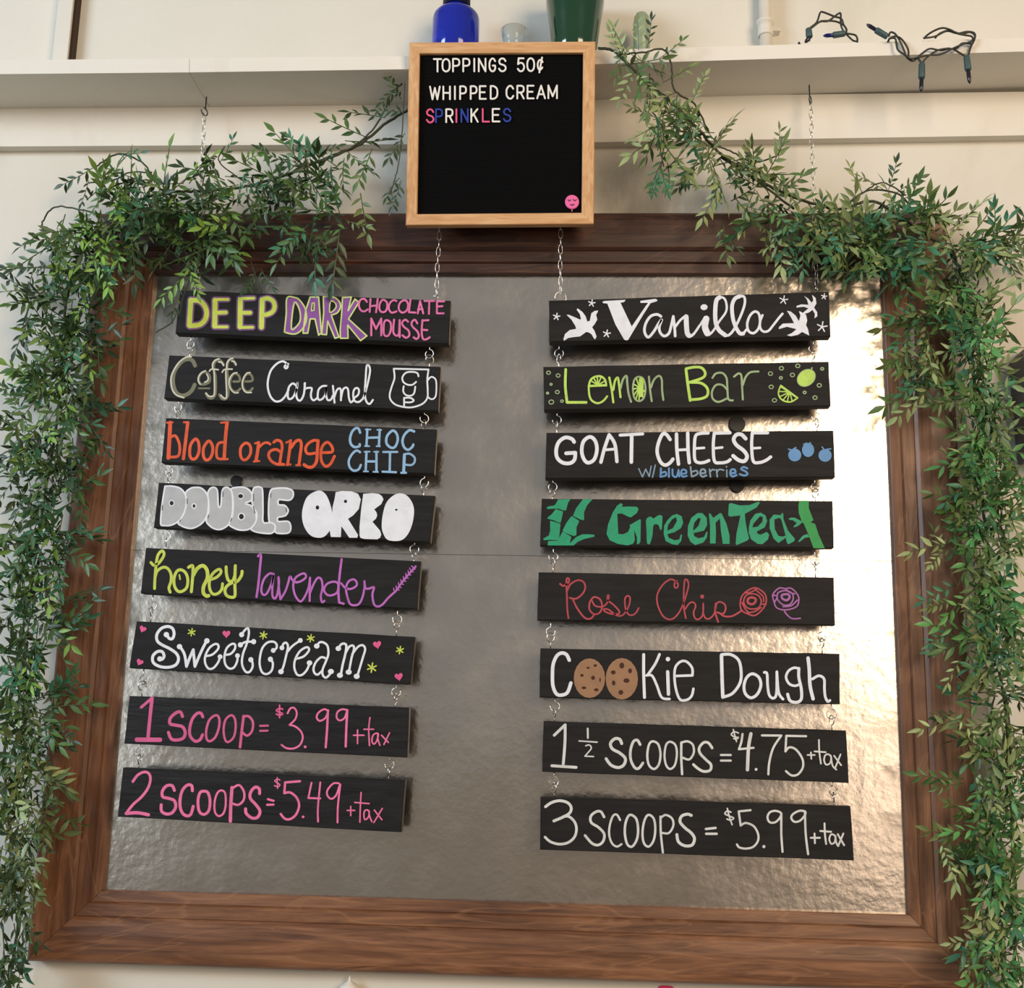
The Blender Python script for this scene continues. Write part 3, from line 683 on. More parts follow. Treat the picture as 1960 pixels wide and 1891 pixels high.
sign('black hanging sign at the top of the right column, Vanilla with white blossoms', [(1050.7, 575.2), (1586.3, 558.4), (1590, 644), (1051.5, 654)], (1040, 540), '''
* white 5 42 15 165,432
* white 5 42 15 605,264
* white 5 46 15 793,645
N painted_blossom
F white 290,410! 320,410! 380,435! 460,470! 470,460! 455,400! 415,345! 430,330! 490,375! 530,430! 550,495! 580,485! 600,390! 640,362! 685,355! 680,375! 660,410! 675,470! 640,530! 610,565! 640,610! 665,680! 650,715! 635,710! 600,650! 565,630! 535,625! 460,680! 370,690! 310,700! 260,735! 250,715! 270,650! 330,600! 410,585! 400,550! 350,470!
N -
F white 740,245! 770,237! 1030,222! 1010,250! 965,260! 1105,555! 1280,300! 1310,260! 1215,262! 1212,235! 1400,210! 1425,222! 1422,240! 1340,265! 1230,440! 1060,725! 1035,730! 1010,720! 900,530! 800,270! 745,264!
S white 34 1470,430 1420,405 1340,430 1280,520 1265,620 1310,690 1380,620 1440,520 1480,470 1450,560 1460,630 1510,675 1570,640 1600,540 1625,430 ; 1625,440 1640,560 1648,675
S white 30 1650,560 1710,480 1780,420
S white 62 1785,435 1790,560 1800,640 1820,668
S white 30 1830,685 1880,650 1950,550
O 1310 540
S white 26 66,685 130,630 200,530 250,450
S white 80 272,460 256,560 285,640
E white 44 37 -5 245,315
S white 28 310,660 360,610 430,500 520,370 522,260 490,200 440,190
S white 54 440,192 400,230 385,350 390,500 430,600 510,665
S white 32 510,670 560,660 620,590 700,430 752,280 748,190 700,176
S white 48 690,180 630,210 595,300 605,450 640,560 690,640 735,645
C white 32 880,370 930,400 945,500 920,590 860,640 800,610 785,520 820,420
S white 30 735,645 780,590 ; 975,415 945,500 950,580 990,620 1050,610 1110,540 1180,450 1225,398
N painted_blossom
F white 1280,360! 1330,370! 1390,420! 1430,490! 1450,420! 1430,365! 1450,370! 1520,410! 1535,480! 1520,540! 1545,590! 1560,670! 1470,625! 1420,660! 1330,680! 1280,665! 1340,640! 1400,590! 1280,560! 1180,590! 1180,565! 1230,520! 1370,515! 1330,440!
N painted_blossom
F white 1495,175! 1550,210! 1590,260! 1610,230! 1595,160! 1640,200! 1650,270! 1620,320! 1660,380! 1660,430! 1625,455! 1630,400! 1600,350! 1560,380! 1500,400! 1480,385! 1550,330! 1490,310! 1400,320! 1400,300! 1460,280! 1550,285! 1530,220!
N -
* white 5 52 14 1240,225
* white 5 34 14 1745,182
* white 5 64 16 1720,562
''')
sign('black hanging sign in the right column, Lemon Bar with lemons and bubbles', [(1040, 702), (1586.2, 692.2), (1590, 777), (1041.5, 784.8)], (1030, 670), '''
S lemon 34 345,243 340,450 362,655! 600,655
S lemon 26 635,440 660,370 720,332 790,332 840,380 850,445
S lemon 30 650,450 850,440
P lemon 17 745,440 670,390 695,350 740,335 785,345 830,390
S lemon 26 632,450 640,560 670,630 740,665 810,640 862,580
S lemon 27 890,345 920,500 940,655 ; 940,500 960,390 995,345 1010,420 1030,590
S sage 27 1030,480 1060,370 1105,325 1115,420 1130,540 1162,648
C sage 24 1262,335 1320,370 1342,485 1320,600 1262,640 1205,600 1185,485 1205,370
S lemon 60 1290,370 1285,560
P lemon 17 1265,470 1230,360 1200,430 1195,490 1200,560 1225,610 1262,620 1310,590 1335,520 1320,400
S sage 26 1385,335 1400,500 1420,640 ; 1410,470 1450,370 1510,325 1545,370 1550,500 1565,625
@ sage 24 13 130,285 250,320 240,527
@ sage 13 16 162,430 118,540
@ sage 30 13 165,652
@ sage 17 14 298,640
O 1300 670
S lemon 36 85,250 110,450 137,632
S lemon 34 85,235 190,215 280,225 325,290 290,350 130,405! 270,415 350,480 350,570 270,610 145,622
S sage 26 415,350 460,295 540,290 590,350 600,450 610,600 640,630 670,630 ; 600,500 540,440 460,440 410,520 420,610 490,650 590,610 ; 685,335 740,295 775,320 785,450 795,620 ; 795,440 830,340 890,280 990,270
@ sage 26 13 1140,297 1277,230 1415,313 1482,200 1750,443 1150,463 1190,630 1697,597
@ sage 18 15 1270,350 1787,237 1567,532
N painted_lemon
E sage 128 102 -38 1588,350
E lemon 118 92 -38 1588,350
S sage 18 1650,250 1660,225
N painted_lemon
S lemon 20 1270,445! 1240,530 1260,600 1320,642 1400,648 1480,600! 1270,445
P lemon 15 1380,525 1245,520 1258,585 1300,625 1352,640 1410,635
S lemon 24 1275,460 1470,595
''')
sign('black hanging sign in the right column, GOAT CHEESE w/ blueberries', [(1046, 828.3), (1595, 824), (1598.5, 913.3), (1043.8, 915.6)], (1030, 800), '''
S white 47 450,300 420,262 340,245 260,300 226,400 240,500 310,560 400,565 455,520 465,435! 350,442
C white 46 650,237 715,290 735,400 700,520 620,560 565,500 545,400 570,290
S white 44 785,553 830,380 888,212! 960,330 985,545
S white 34 830,400 950,390
S white 38 1025,215 1308,200
S white 46 1170,215 1165,552
S white 44 1650,270 1600,205 1550,210 1500,330 1490,440 1530,550 1590,590 1650,560 1685,515 ; 1730,202 1735,400 1755,578 ; 1870,192 1875,400 1890,560
S white 34 1740,402 1870,395
S slate 17 1258,635 1305,738! 1345,640! 1390,733! 1413,605 ; 1465,590 1430,743
S cornflower 24 1535,630 1530,738 ; 1540,690 1590,675 1598,718 1540,734 ; 1635,630 1635,738 ; 1680,645 1685,720 1730,735 1755,655 ; 1755,650 1765,733 ; 1795,700 1850,690 1845,655 1800,650 1787,700 1810,735 1858,725
O 1310 800
S white 40 297,190 200,195 140,225 125,350 130,520 180,560 250,555 305,533 ; 570,187 372,192! 360,350 375,540 450,562 530,550 572,522 ; 1040,187 848,187! 840,350 860,540 940,558 1020,530 1078,488
S white 32 145,382 245,375 ; 380,380 472,370 ; 860,380 945,375
S white 48 765,260 710,208 650,212 615,270 650,340 740,410 782,480 750,540 680,530 608,475
S slate 22 75,612 90,733 ; 95,675 150,660 162,700 100,735
S slate 24 200,692 260,687 250,647 210,650 197,700 225,736 273,720
S slate 20 313,643 325,737 ; 325,670 350,647 375,652 ; 400,647 410,737 ; 410,670 440,645 490,655
S slate 18 528,652 530,738
D slate 11 11 525,612
S cornflower 26 575,692 635,685 625,647 585,650 572,700 600,733 650,715 ; 785,632 740,615 708,642 760,668 788,700 750,722 692,705
N painted_blueberry
D cornflower 83 80 1378,465
S cornflower 18 1300,392 1350,405 ; 1355,395 1392,372
N painted_blueberry
D cornflower 77 88 1545,402
S cornflower 18 1490,330 1530,325 ; 1545,330 1575,312 ; 1520,315 1540,330
N painted_blueberry
D cornflower 83 80 1757,470
S cornflower 18 1720,365 1745,400 ; 1775,395 1828,388
''')
sign('black hanging sign in the right column, Green Tea with painted bamboo', [(1036.8, 954.5), (1593.6, 959), (1596, 1048.6), (1033.8, 1044)], (1020, 930), '''
N painted_bamboo
F jade 315,168! 470,168! 440,210! 415,310! 375,305! 320,285! 290,285! 180,290! 170,270! 200,255! 270,245! 300,200!
F jade 285,290! 380,320! 350,450! 345,462! 310,455! 260,430! 180,410! 190,390! 240,350!
F jade 215,435! 270,450! 345,475! 330,640! 320,680! 200,675! 135,680! 130,660! 200,620! 215,560!
N painted_bamboo
F jade 625,168! 745,168! 680,240! 640,330! 640,430! 590,420! 500,375! 540,280!
F jade 482,378! 530,405! 580,440! 545,520! 545,610! 520,628! 480,618! 390,580! 370,560! 420,460!
F jade 370,572! 480,635! 460,720! 540,640! 620,605! 700,605! 770,612! 772,635! 640,665! 560,700! 510,745! 185,745! 190,690! 310,685! 335,640!
N -
F jade 1100,215! 1125,235! 1110,262! 1200,258! 1300,262! 1322,290! 1300,340! 1225,395! 1190,385! 1110,345! 1055,350! 1062,480! 1068,600! 1130,605! 1190,575! 1215,520! 1210,490! 1340,415! 1350,430! 1345,700! 1320,730! 1300,725! 1300,640! 1265,550! 1275,680! 1250,725! 1180,745! 1060,725! 960,680! 920,600! 940,480! 1000,330! 1050,250!
F jade 1415,430 1450,388 1490,392 1505,408 1570,368 1612,372 1620,410 1610,540 1590,545 1570,492 1530,480 1505,505 1495,620 1465,720 1440,728 1425,700 1420,560
F jade 1640,500! 1680,430! 1740,370! 1800,350! 1860,380! 1880,460! 1850,530! 1770,580! 1680,605! 1700,650! 1770,680! 1830,670! 1850,605! 1865,610! 1855,690! 1810,740! 1740,730! 1660,690! 1635,600! | 1790,390! 1800,440! 1750,530! 1680,560! 1690,490! 1740,420!
O 1300 930
F jade 110,500! 150,400! 230,340! 290,340! 345,400! 350,490! 310,560! 180,590! 190,630! 240,655! 310,640! 340,575! 355,575! 345,650! 300,710! 200,740! 140,700! 105,620! | 240,400! 270,410! 240,500! 180,560! 175,530! 190,460!
F jade 370,345! 390,345! 425,400! 510,340! 530,345! 590,470! 630,620! 630,725! 545,725! 520,560! 510,410! 455,460! 460,600! 455,720! 385,720! 385,500!
F jade 620,225! 650,215! 760,245! 880,240! 980,200! 1010,205! 970,270! 820,350! 830,450! 850,560! 875,660! 850,685! 720,740! 705,730! 715,600! 765,370! 640,385! 612,370!
F jade 870,520! 890,430! 950,350! 1020,335! 1080,370! 1100,440! 1070,520! 970,570! 980,600! 1020,610! 1095,575! 1125,610! 1110,670! 1040,730! 980,725! 900,670! 870,590! | 1010,380! 1045,390! 1040,450! 980,510! 915,520! 930,470!
F jade 1130,420! 1180,360! 1270,365! 1285,340! 1300,345! 1305,420! 1360,560! 1445,660! 1440,690! 1370,730! 1350,720! 1330,650! 1240,715! 1180,660! 1130,530! | 1190,420! 1250,400! 1275,420! 1330,620! 1290,635! 1240,625! 1195,540!
N painted_leaf
F jade 1365,410! 1400,395! 1450,400! 1545,450! 1490,500! 1435,520! 1430,505! 1470,465! 1420,430! 1380,425!
N painted_leaf
F jade 1495,705! 1490,690! 1540,625! 1600,600! 1630,640! 1570,650! 1520,690!
N painted_bamboo
F leaf 1500,187! 1620,187! 1620,280! 1680,430! 1640,455! 1700,475! 1740,600! 1820,780! 1680,780! 1620,620! 1560,480! 1530,440! 1495,340! 1490,250!
''')
sign('black hanging sign in the right column, Rose Chip with two line-drawn roses', [(1031, 1095.3), (1596.2, 1105.3), (1598.5, 1197), (1028.4, 1186.4)], (1020, 1080), '''
S crimson 22 340,245 380,270 430,245 455,200 440,175 420,200 425,400 430,560 445,675 ; 430,330 470,250 560,200 630,220 655,290 620,370 540,430 460,420 ; 500,440 560,560 650,670 720,680 760,640
C crimson 22 780,410 840,440 865,520 840,600 770,625 710,570 710,480 750,420
S crimson 20 740,460 780,520 870,530 930,480 950,400 935,390 935,450 1000,500 1075,580 1070,620 980,620 900,590 890,560 950,570 1050,640 1130,630 1200,520 1215,420 1180,395 1150,440 1160,560 1200,630 1260,630 1300,590 1322,548
S crimson 20 1800,210 1770,240 1775,290 1805,290 1815,250 1780,210 1720,190 1640,240 1570,340 1550,430 1570,540 1630,650 1710,690 1790,650 1870,520 1940,300 1940,220 1915,190 1895,220 1885,400 1890,560 1913,675
O 1310 1080
S crimson 20 10,560 60,490 110,475 140,520 115,600 130,670 170,690 220,650 235,570 235,490 ; 235,490 235,600 260,670 310,680 370,620 400,500
D crimson 25 25 222,405
S crimson 22 390,490 385,600 422,722 ; 390,500 440,470 500,500 515,560 480,620 410,600 ; 440,610 500,650 590,650 670,610 720,575
N painted_rose
C crimson 19 850,300 930,310 1010,380 1020,480 970,570 880,640 790,620 710,570 700,460 740,370
C crimson 19 840,370 920,390 960,460 930,540 850,560 780,540 740,470 770,390
C crimson 30 840,415 890,435 880,480 840,500 795,480 795,435
S crimson 18 750,360 830,350 900,310 ; 950,500 1020,500 ; 780,610 880,590 960,540 ; 720,480 760,560 800,600 ; 900,330 980,400 990,470
N painted_rose
C mauve 18 1180,300 1260,305 1330,300 1400,360 1430,430 1410,520 1330,560 1230,570 1150,540 1120,470 1105,380
C mauve 18 1180,350 1260,330 1340,360 1360,430 1320,500 1240,510 1170,450 1160,390
C mauve 28 1220,385 1290,375 1315,410 1280,450 1225,430
S mauve 18 1230,530 1330,520 1410,450 ; 1270,310 1310,350 1380,370 ; 1110,390 1160,400 1130,470 ; 1250,590 1290,640 1350,680 1450,676
''')
sign('black hanging sign in the right column, COOKie Dough with two painted cookies', [(1034.5, 1240.7), (1607, 1251.4), (1607.7, 1348), (1032.7, 1334.8)], (1020, 1220), '''
S white 44 455,285 420,215 360,195 300,230 255,330 245,450 250,600 290,700 350,722 430,690 475,570
N painted_cookie
D cookie 197 248 707,510
N painted_cookie
D cookie 202 260 1112,517
N chocolate_chip
D chip 20 14 690,380
N chocolate_chip
D chip 22 17 780,352
N chocolate_chip
D chip 22 19 613,475
N chocolate_chip
D chip 25 26 752,505
N chocolate_chip
D chip 9 30 840,530
N chocolate_chip
D chip 30 17 638,630
N chocolate_chip
D chip 29 19 793,655
N chocolate_chip
D chip 30 38 1112,352
N chocolate_chip
D chip 30 26 1005,437
N chocolate_chip
D chip 24 32 1215,418
N chocolate_chip
D chip 22 32 1010,570
N chocolate_chip
D chip 38 29 1170,540
N chocolate_chip
D chip 30 30 1100,687
N -
S white 38 1385,215 1385,450 1395,750
S white 34 1583,212 1530,330 1440,462
S white 32 1420,475 1490,480 1550,600 1610,750 1708,770
D white 28 28 1688,272
S white 42 1685,430 1695,710
O 1310 1220
S white 32 -100,482 100,475! 95,380 20,300 -60,310 -120,400 -115,600 -60,770 30,780 90,730 112,642
S white 44 463,225 470,500 480,745
S white 37 465,215 580,215 680,290 710,450 690,580 600,700 490,745
C white 37 850,455 930,500 955,600 910,710 830,755 760,700 745,600 780,500
S white 34 998,437 1032,455 1040,600 1060,720 1110,760 1150,700 1155,430 ; 1155,430 1170,640 1190,720 1232,772
S white 32 1430,390 1370,380 1300,420 1270,500 1310,580 1380,605 1430,590
S white 38 1430,388 1430,500 1460,640 1460,770 1400,812 1320,790 1290,710
S white 44 1545,258 1560,400 1570,600 1608,768
S white 34 1600,520 1680,480 1745,520 1750,640 1760,740 1790,800 1818,788
''')
sign('black price sign, 1 1/2 SCOOPS in white, second from bottom of right column', [(1040.7, 1380), (1619.3, 1398.3), (1624.6, 1498.6), (1037.7, 1477)], (1030, 1360), '''
S cream 36 202,308 338,178! 335,400 315,665
S cream 36 172,690 475,710
S cream 24 620,225 622,342
S cream 18 512,380 738,395 ; 595,440 640,430 665,470 620,530 585,570! 693,575
S cream 38 1045,412 1020,360 960,352 905,410 930,480 1020,530 1090,600 1070,680 1000,712 910,680 850,602
S cream 34 1275,425 1240,370 1190,390 1155,500 1160,620 1210,715 1260,720 1310,655
C cream 29 1430,385 1500,420 1530,540 1510,670 1450,730 1385,680 1365,560 1385,430
C cream 27 1650,390 1715,430 1735,540 1710,680 1650,730 1600,680 1580,560 1600,430
S cream 30 1790,400 1790,600 1800,795
S cream 28 1790,400 1870,385 1935,430 1945,530 1890,610 1810,590
O 1330 1370
S cream 34 215,402 170,340 110,335 55,400 65,470 140,550 200,610 190,680 110,695 40,660 -18,610
S cream 27 325,490 448,490 ; 325,560 448,560
S cream 18 545,215 490,200 455,235 500,265 545,270 520,290 485,285 ; 480,172 500,250 520,322
S cream 28 595,228 580,330 550,418! 733,400
S cream 43 700,225 670,400 657,675
D cream 18 18 765,670
S cream 28 838,245 1080,247! 980,400 930,580 918,732 ; 1390,255 1142,250! 1132,445! 1180,395 1260,420 1340,530 1350,640 1290,730 1210,745 1138,692
S cream 21 1450,458 1455,538 ; 1408,490 1498,490 ; 1550,302 1555,450 1575,598 ; 1495,445 1635,455 ; 1700,500 1720,620 1768,673 ; 1740,500 1828,618 ; 1820,482 1750,660
C cream 21 1660,480 1700,510 1690,590 1640,610 1615,560 1625,500
''')
sign('lowest sign of the right column, black with 3 SCOOPS = $5.99 in white', [(1034.8, 1526), (1627.8, 1543), (1634.6, 1647), (1033.5, 1626.3)], (1020, 1510), '''
S cream 36 158,222 230,172 330,147 430,170 478,230 460,300 380,350 262,400
S cream 33 380,345 450,345 520,410 545,500 520,600 440,670 330,690 220,660 152,602
S cream 33 890,350 850,285 790,285 725,340 730,420 820,480 890,560 880,650 820,700 740,680 652,582
S cream 27 1090,388 1050,322 1000,340 960,460 955,580 990,680 1050,720 1108,690
C cream 31 1210,325 1290,370 1315,500 1300,630 1240,720 1180,690 1150,560 1160,420
C cream 29 1440,325 1510,370 1530,500 1510,640 1450,720 1390,680 1370,560 1390,410
S cream 28 1595,345 1600,560 1625,795
S cream 27 1600,360 1660,325 1740,370 1755,460 1700,550 1620,550
S cream 37 1980,330 1930,315 1860,340 1840,410 1900,485 1980,550 2020,620 1990,700 1900,710 1820,660 1800,570
O 1340 1520
S cream 30 72,435 193,422 ; 75,495 207,495
S cream 19 385,225 340,210 310,245 370,275 420,300 380,325 335,310 ; 340,178 365,280 400,382
S cream 27 630,200 482,215! 507,392! 570,360 670,400 725,500 720,590 660,660 570,680 490,665 460,628
D cream 20 20 797,655
C cream 27 1010,235 940,208 870,228 842,290 870,350 940,350 1000,290
C cream 27 1310,217 1240,208 1160,250 1140,300 1180,345 1250,330 1310,260
S cream 28 1015,240 1015,500 1030,720 ; 1310,215 1320,500 1350,750
S cream 24 1430,492 1435,612 ; 1382,545 1497,545 ; 1555,365 1560,500 1575,622 ; 1502,460 1637,470 ; 1690,520 1700,600 1725,648 ; 1720,500 1800,638 ; 1790,492 1725,648
C cream 22 1650,500 1690,530 1680,600 1640,620 1615,570 1625,520
''')

LX = [(365, 822), (341, 812), (324, 812), (319, 793), (291, 760), (273, 758), (267, 745)]
RX = [(1070, 1557), (1066, 1563), (1058, 1560), (1059, 1560), (1054, 1573), (1062, 1592), (1060, 1595)]
YC = YS + TH/2
def eye_mesh(c, up, ang, gap, r=0.0068, wire=0.00075, edge=None):
    """open screw eye: ring centre c, shank going up (+1) or down (-1) to height edge"""
    mb = MB(); ca, sa = math.cos(ang), math.sin(ang); pts = []
    zt = edge + up*0.004
    pts.append((c.x, c.y, zt)); pts.append((c.x, c.y, c.z+up*r*1.25))
    for i in range(15):
        t = math.pi/2 + (2*math.pi-gap)*i/14*1.0
        x = -math.cos(t)*r; z = math.sin(t)*r*up
        pts.append((c.x+x*ca, c.y+x*sa, c.z+z))
    mb.tube(pts, wire, 7); return mb
CNAME = {'bone': 'off-white', 'cream': 'white', 'ink': 'black', 'dust': 'dark grey', 'sky': 'light blue', 'cornflower': 'blue', 'slate': 'grey blue', 'jade': 'green', 'crimson': 'dull red', 'plum': 'purple outline', 'violet': 'purple', 'olive': 'olive grey', 'candy_pink': 'pink', 'hot_pink': 'pink', 'rose_pink': 'dull pink', 'lemon': 'lime', 'sage': 'pale green'}
def make_ink_parts(ink, parent, names, label_of=None):
    ink.flush()
    for key, mb in ink.mbs.items():
        nm, col = (key[0], key[2])
        o = mb.build(nm, PAINT[col], parent, fix=False)
        if nm == names: o['label'] = 'hand lettering in ' + CNAME.get(col, col.replace('_', ' ')) + ' paint'
roots = []
for i, (lab, quad, org, text, rough) in enumerate(SIGNS):
    pl = sign_plane
    fr = [pl.pt(*q) for q in quad]
    cx = sum(q.x for q in fr)/4; cz = min(q.z for q in fr)
    t = thing('hanging_sign', lab, 'sign', (cx, YC, cz)); t['group'] = 'menu signs hooked one below the other'; del t['group']
    # the board, with its edges eased and a little waviness from hand sanding
    m_in = 0.0012; C_ = sum(fr, V((0, 0, 0)))/4
    Rr = random.Random(100+i)
    out = []
    for k in range(4):
        a, b_ = fr[k], fr[(k+1) % 4]
        n_ = 10 if k in (0, 2) else 3
        for j in range(n_):
            q = a.lerp(b_, j/n_)
            jit = 0.0 if j == 0 else 0.00035
            out.append(q + V((Rr.uniform(-jit, jit), 0, Rr.uniform(-jit, jit))))
    def inset(q, d):
        v = V((C_.x-q.x, 0, C_.z-q.z)); return V((q.x+math.copysign(d, v.x), q.y, q.z+math.copysign(d, v.z)))
    front = [inset(q, 0.0009) for q in out]; l1 = [V((q.x, YS+0.0010, q.z)) for q in out]
    l2 = [V((q.x, YS+TH-0.001, q.z)) for q in out]; l3 = [V((q.x, YS+TH, q.z)) for q in [inset(q, 0.0009) for q in out]]
    n = len(out); mb = MB(); rings = [front, l1, l2, l3]
    fs = [list(range(n)), list(range(4*n-1, 3*n-1, -1))]
    for g in range(3): fs += [(g*n+k, g*n+(k+1) % n, (g+1)*n+(k+1) % n, (g+1)*n+k) for k in range(n)]
    mb.add([v for g in rings for v in g], fs)
    mb.build('board', M['board_rough'] if rough else M['board'], t)
    ink = Ink(pl); ink.split = True; do_ink(ink, org[0], org[1], text); make_ink_parts(ink, t, 'lettering')
    roots.append((t, quad, fr))
def zedge(quad, px, top):
    a, b_ = (quad[0], quad[1]) if top else (quad[3], quad[2])
    s = (px-a[0])/(b_[0]-a[0]); return a[1]+(b_[1]-a[1])*s
for col, X in ((0, LX), (8, RX)):
    for g in range(7):
        for side in (0, 1):
            px = X[g][side]
            tU, qU, _ = roots[col+g]; tL, qL, _ = roots[col+g+1]
            zu = sign_plane.pt(px, zedge(qU, px, False)).z; zl = sign_plane.pt(px, zedge(qL, px, True)).z
            x = P(px, (zedge(qU, px, False)+zedge(qL, px, True))/2, YC).x
            gap = zu-zl; r = 0.0068
            # the two rings hook into each other half way
            cu = V((x, YC, (zu+zl)/2+r*0.62)); cl = V((x+R.uniform(-.0006, .0006), YC, (zu+zl)/2-r*0.62))
            a1 = R.uniform(-0.5, 0.5)+(0 if R.random() < 0.6 else math.pi); a2 = a1+R.choice((-1, 1))*R.uniform(0.9, 1.6)
            eye_mesh(cu, 1, a1, R.uniform(0.7, 1.4), r, edge=zu).build('screw_eye', M['chrome'], tU, True)
            eye_mesh(cl, -1, a2, R.uniform(0.7, 1.4), r, edge=zl).build('screw_eye', M['chrome'], tL, True)
# ------------------------------------------------------------------ chains from the shelf
def link_mesh():
    mb = MB(); pts = []; L_, W_ = 0.0056, 0.0030
    for i in range(14):
        t = 2*math.pi*i/14; x = math.cos(t)*W_; z = math.sin(t)*L_
        z += math.copysign(0.0022, math.sin(t)) if abs(math.sin(t)) > 0.3 else 0
        pts.append((x, 0, z))
    mb.tube(pts, 0.00062, 6, True); return mb.mesh('link', M['chrome'], True)
LINK = link_mesh(); PITCH_L = 0.0128
def chain(x0, y0, Y0, x1, y1, Y1, label, hook, sgn, tang):
    a = P(x0, y0, Y0); b_ = P(x1, y1, Y1)
    t = thing('hanging_chain', label, 'chain', tuple(a)); d = b_-a; n = int(d.length/PITCH_L)
    q0 = d.normalized().to_track_quat('-Z', 'Y')
    for i in range(n):
        o = link('link', LINK, t)
        p = a + d*((i+0.5)/n)
        p.x += 0.0004*math.sin(i*0.9)
        o.rotation_mode = 'QUATERNION'
        o.rotation_quaternion = q0 @ Matrix.Rotation(math.radians(50 if i % 2 else -40)+tang*i, 3, 'Z').to_quaternion()
        o.location = p; o.scale = (1, 1, d.length/n/PITCH_L)
    return t, a, b_
def cup_hook(p, ztop, label):
    mb = MB(); pts = [(p.x, p.y+0.004, ztop+0.004), (p.x, p.y+0.004, p.z+0.012)]
    for i in range(12):
        t_ = math.pi*0.55 - 1.75*math.pi*i/11*0.9
        pts.append((p.x+0.0062*math.cos(t_)*0.5, p.y+0.0062*math.cos(t_), p.z+0.004+0.0062*math.sin(t_)))
    mb.tube(pts, 0.0011, 8); o = mb.build('cup_hook', M['steel_dark'], None, True); tag(o, label, 'hook')
YCH = YC
def shelf_z(px): return P(px, 203-(px-391)*0.014 if px < 1000 else 187, YL).z
CH = [(391, 218, 378, 552, 'leftmost silver chain, running through the leaves to the top left sign', 'small steel hook under the shelf above the left garland', 0),
      (846, 330, 835, 566, 'silver chain under the left half of the letter board, holding the chocolate mousse sign', 'steel hook under the shelf behind the left half of the letter board', 0),
      (1072, 330, 1073, 560, 'silver chain under the right half of the letter board, holding the Vanilla sign', 'steel hook under the shelf behind the right half of the letter board', 8),
      (1551, 196, 1563, 548, 'rightmost silver chain, running through the leaves to the Vanilla sign', 'small steel hook under the shelf above the right garland', 8)]
for (x0, y0, x1, y1, lab, hl, si) in CH:
    zt = shelf_z(x0)
    if y0 == 330:
        d0 = (x0-x1)/(y0-y1); y0 = 222; x0 = x1+d0*(y0-y1)
    Y0 = YC
    t, a, b_ = chain(x0, y0, Y0, x1, y1, YC, lab, hl, 0, 0.05)
    cup_hook(V((a.x, a.y, a.z)), zt, hl)
    # screw eye standing on the top edge of the sign
    tt, q, fr = roots[si]; ze = sign_plane.pt(x1, zedge(q, x1, True)).z
    c = V((b_.x, YC, max(ze+0.009, b_.z-0.004)))
    r = 0.0088 if x1 == 1073 else 0.0056
    if x1 == 1073: c.z = b_.z-0.0075
    eye_mesh(c, -1, 0.15 if x1 == 1073 else 1.1, 1.0, r, edge=ze).build('screw_eye', M['chrome'], tt, True)

# ------------------------------------------------------------------ letter board
n_top, n_bot = YSF-0.024, -0.095
pa, pb = P(960, 80, n_top), P(960, 430, n_bot)
up_ = (pa-pb).normalized(); nn = V((1, 0, 0)).cross(up_); nn = nn if nn.y < 0 else -nn
LBP = Plane(pa, nn); LT = 0.021
OUT = [(783, 81), (1139.5, 79), (1136.5, 428.5), (776.5, 431)]; INN = [(803, 102.5), (1116, 101), (1113, 407), (798, 409.5)]
lb = thing('letter_board', 'black felt letter board in pale oak frame leaning on the shelf edge', 'letter board', tuple((LBP.pt(*OUT[2])+LBP.pt(*OUT[3]))/2))
for k in range(4):
    a, b_, c, d = OUT[k], OUT[(k+1) % 4], INN[(k+1) % 4], INN[k]
    f_ = [LBP.pt(*q) for q in (a, b_, c, d)]
    mb = MB(); f1 = [f_[0]+(f_[3]-f_[0])*0.06, f_[1]+(f_[2]-f_[1])*0.06, f_[2]+(f_[1]-f_[2])*0.05, f_[3]+(f_[0]-f_[3])*0.05]
    e = [v-nn*0.0012 for v in f_]; bk = [v-nn*LT for v in f_]
    mb.add(f1+e+bk, [(0, 1, 2, 3), (8, 11, 10, 9)] + [(g+i, g+(i+1) % 4, g+4+(i+1) % 4, g+4+i) for g in (0, 4) for i in range(4)])
    mb.build('frame_rail', M['oak_v'] if k in (1, 3) else M['oak_h'], lb)
# ridged felt
mb = MB(); FD = 0.008
tl, tr, br, bl = [LBP.pt(*q) - nn*FD for q in INN]
ex = (tr-tl).normalized()*0.002
rows = 88; vs = []; fs = []
for i in range(rows*4+1):
    t_ = i/(rows*4); o_ = (0, 0.0009, 0.0011, 0.0009)[i % 4]
    vs += [tl.lerp(bl, t_)-ex+nn*o_, tr.lerp(br, t_)+ex+nn*o_]
for i in range(rows*4): fs.append((2*i, 2*i+1, 2*i+3, 2*i+2))
mb.add(vs, fs); fo = mb.build('felt_panel', M['felt'], lb, False)
mb = MB(); mb.prism([v-nn*0.0002 for v in (tl-ex, tr+ex, br+ex, bl-ex)], [v-nn*0.005 for v in (tl-ex, tr+ex, br+ex, bl-ex)]); mb.build('backing', M['felt'], lb)
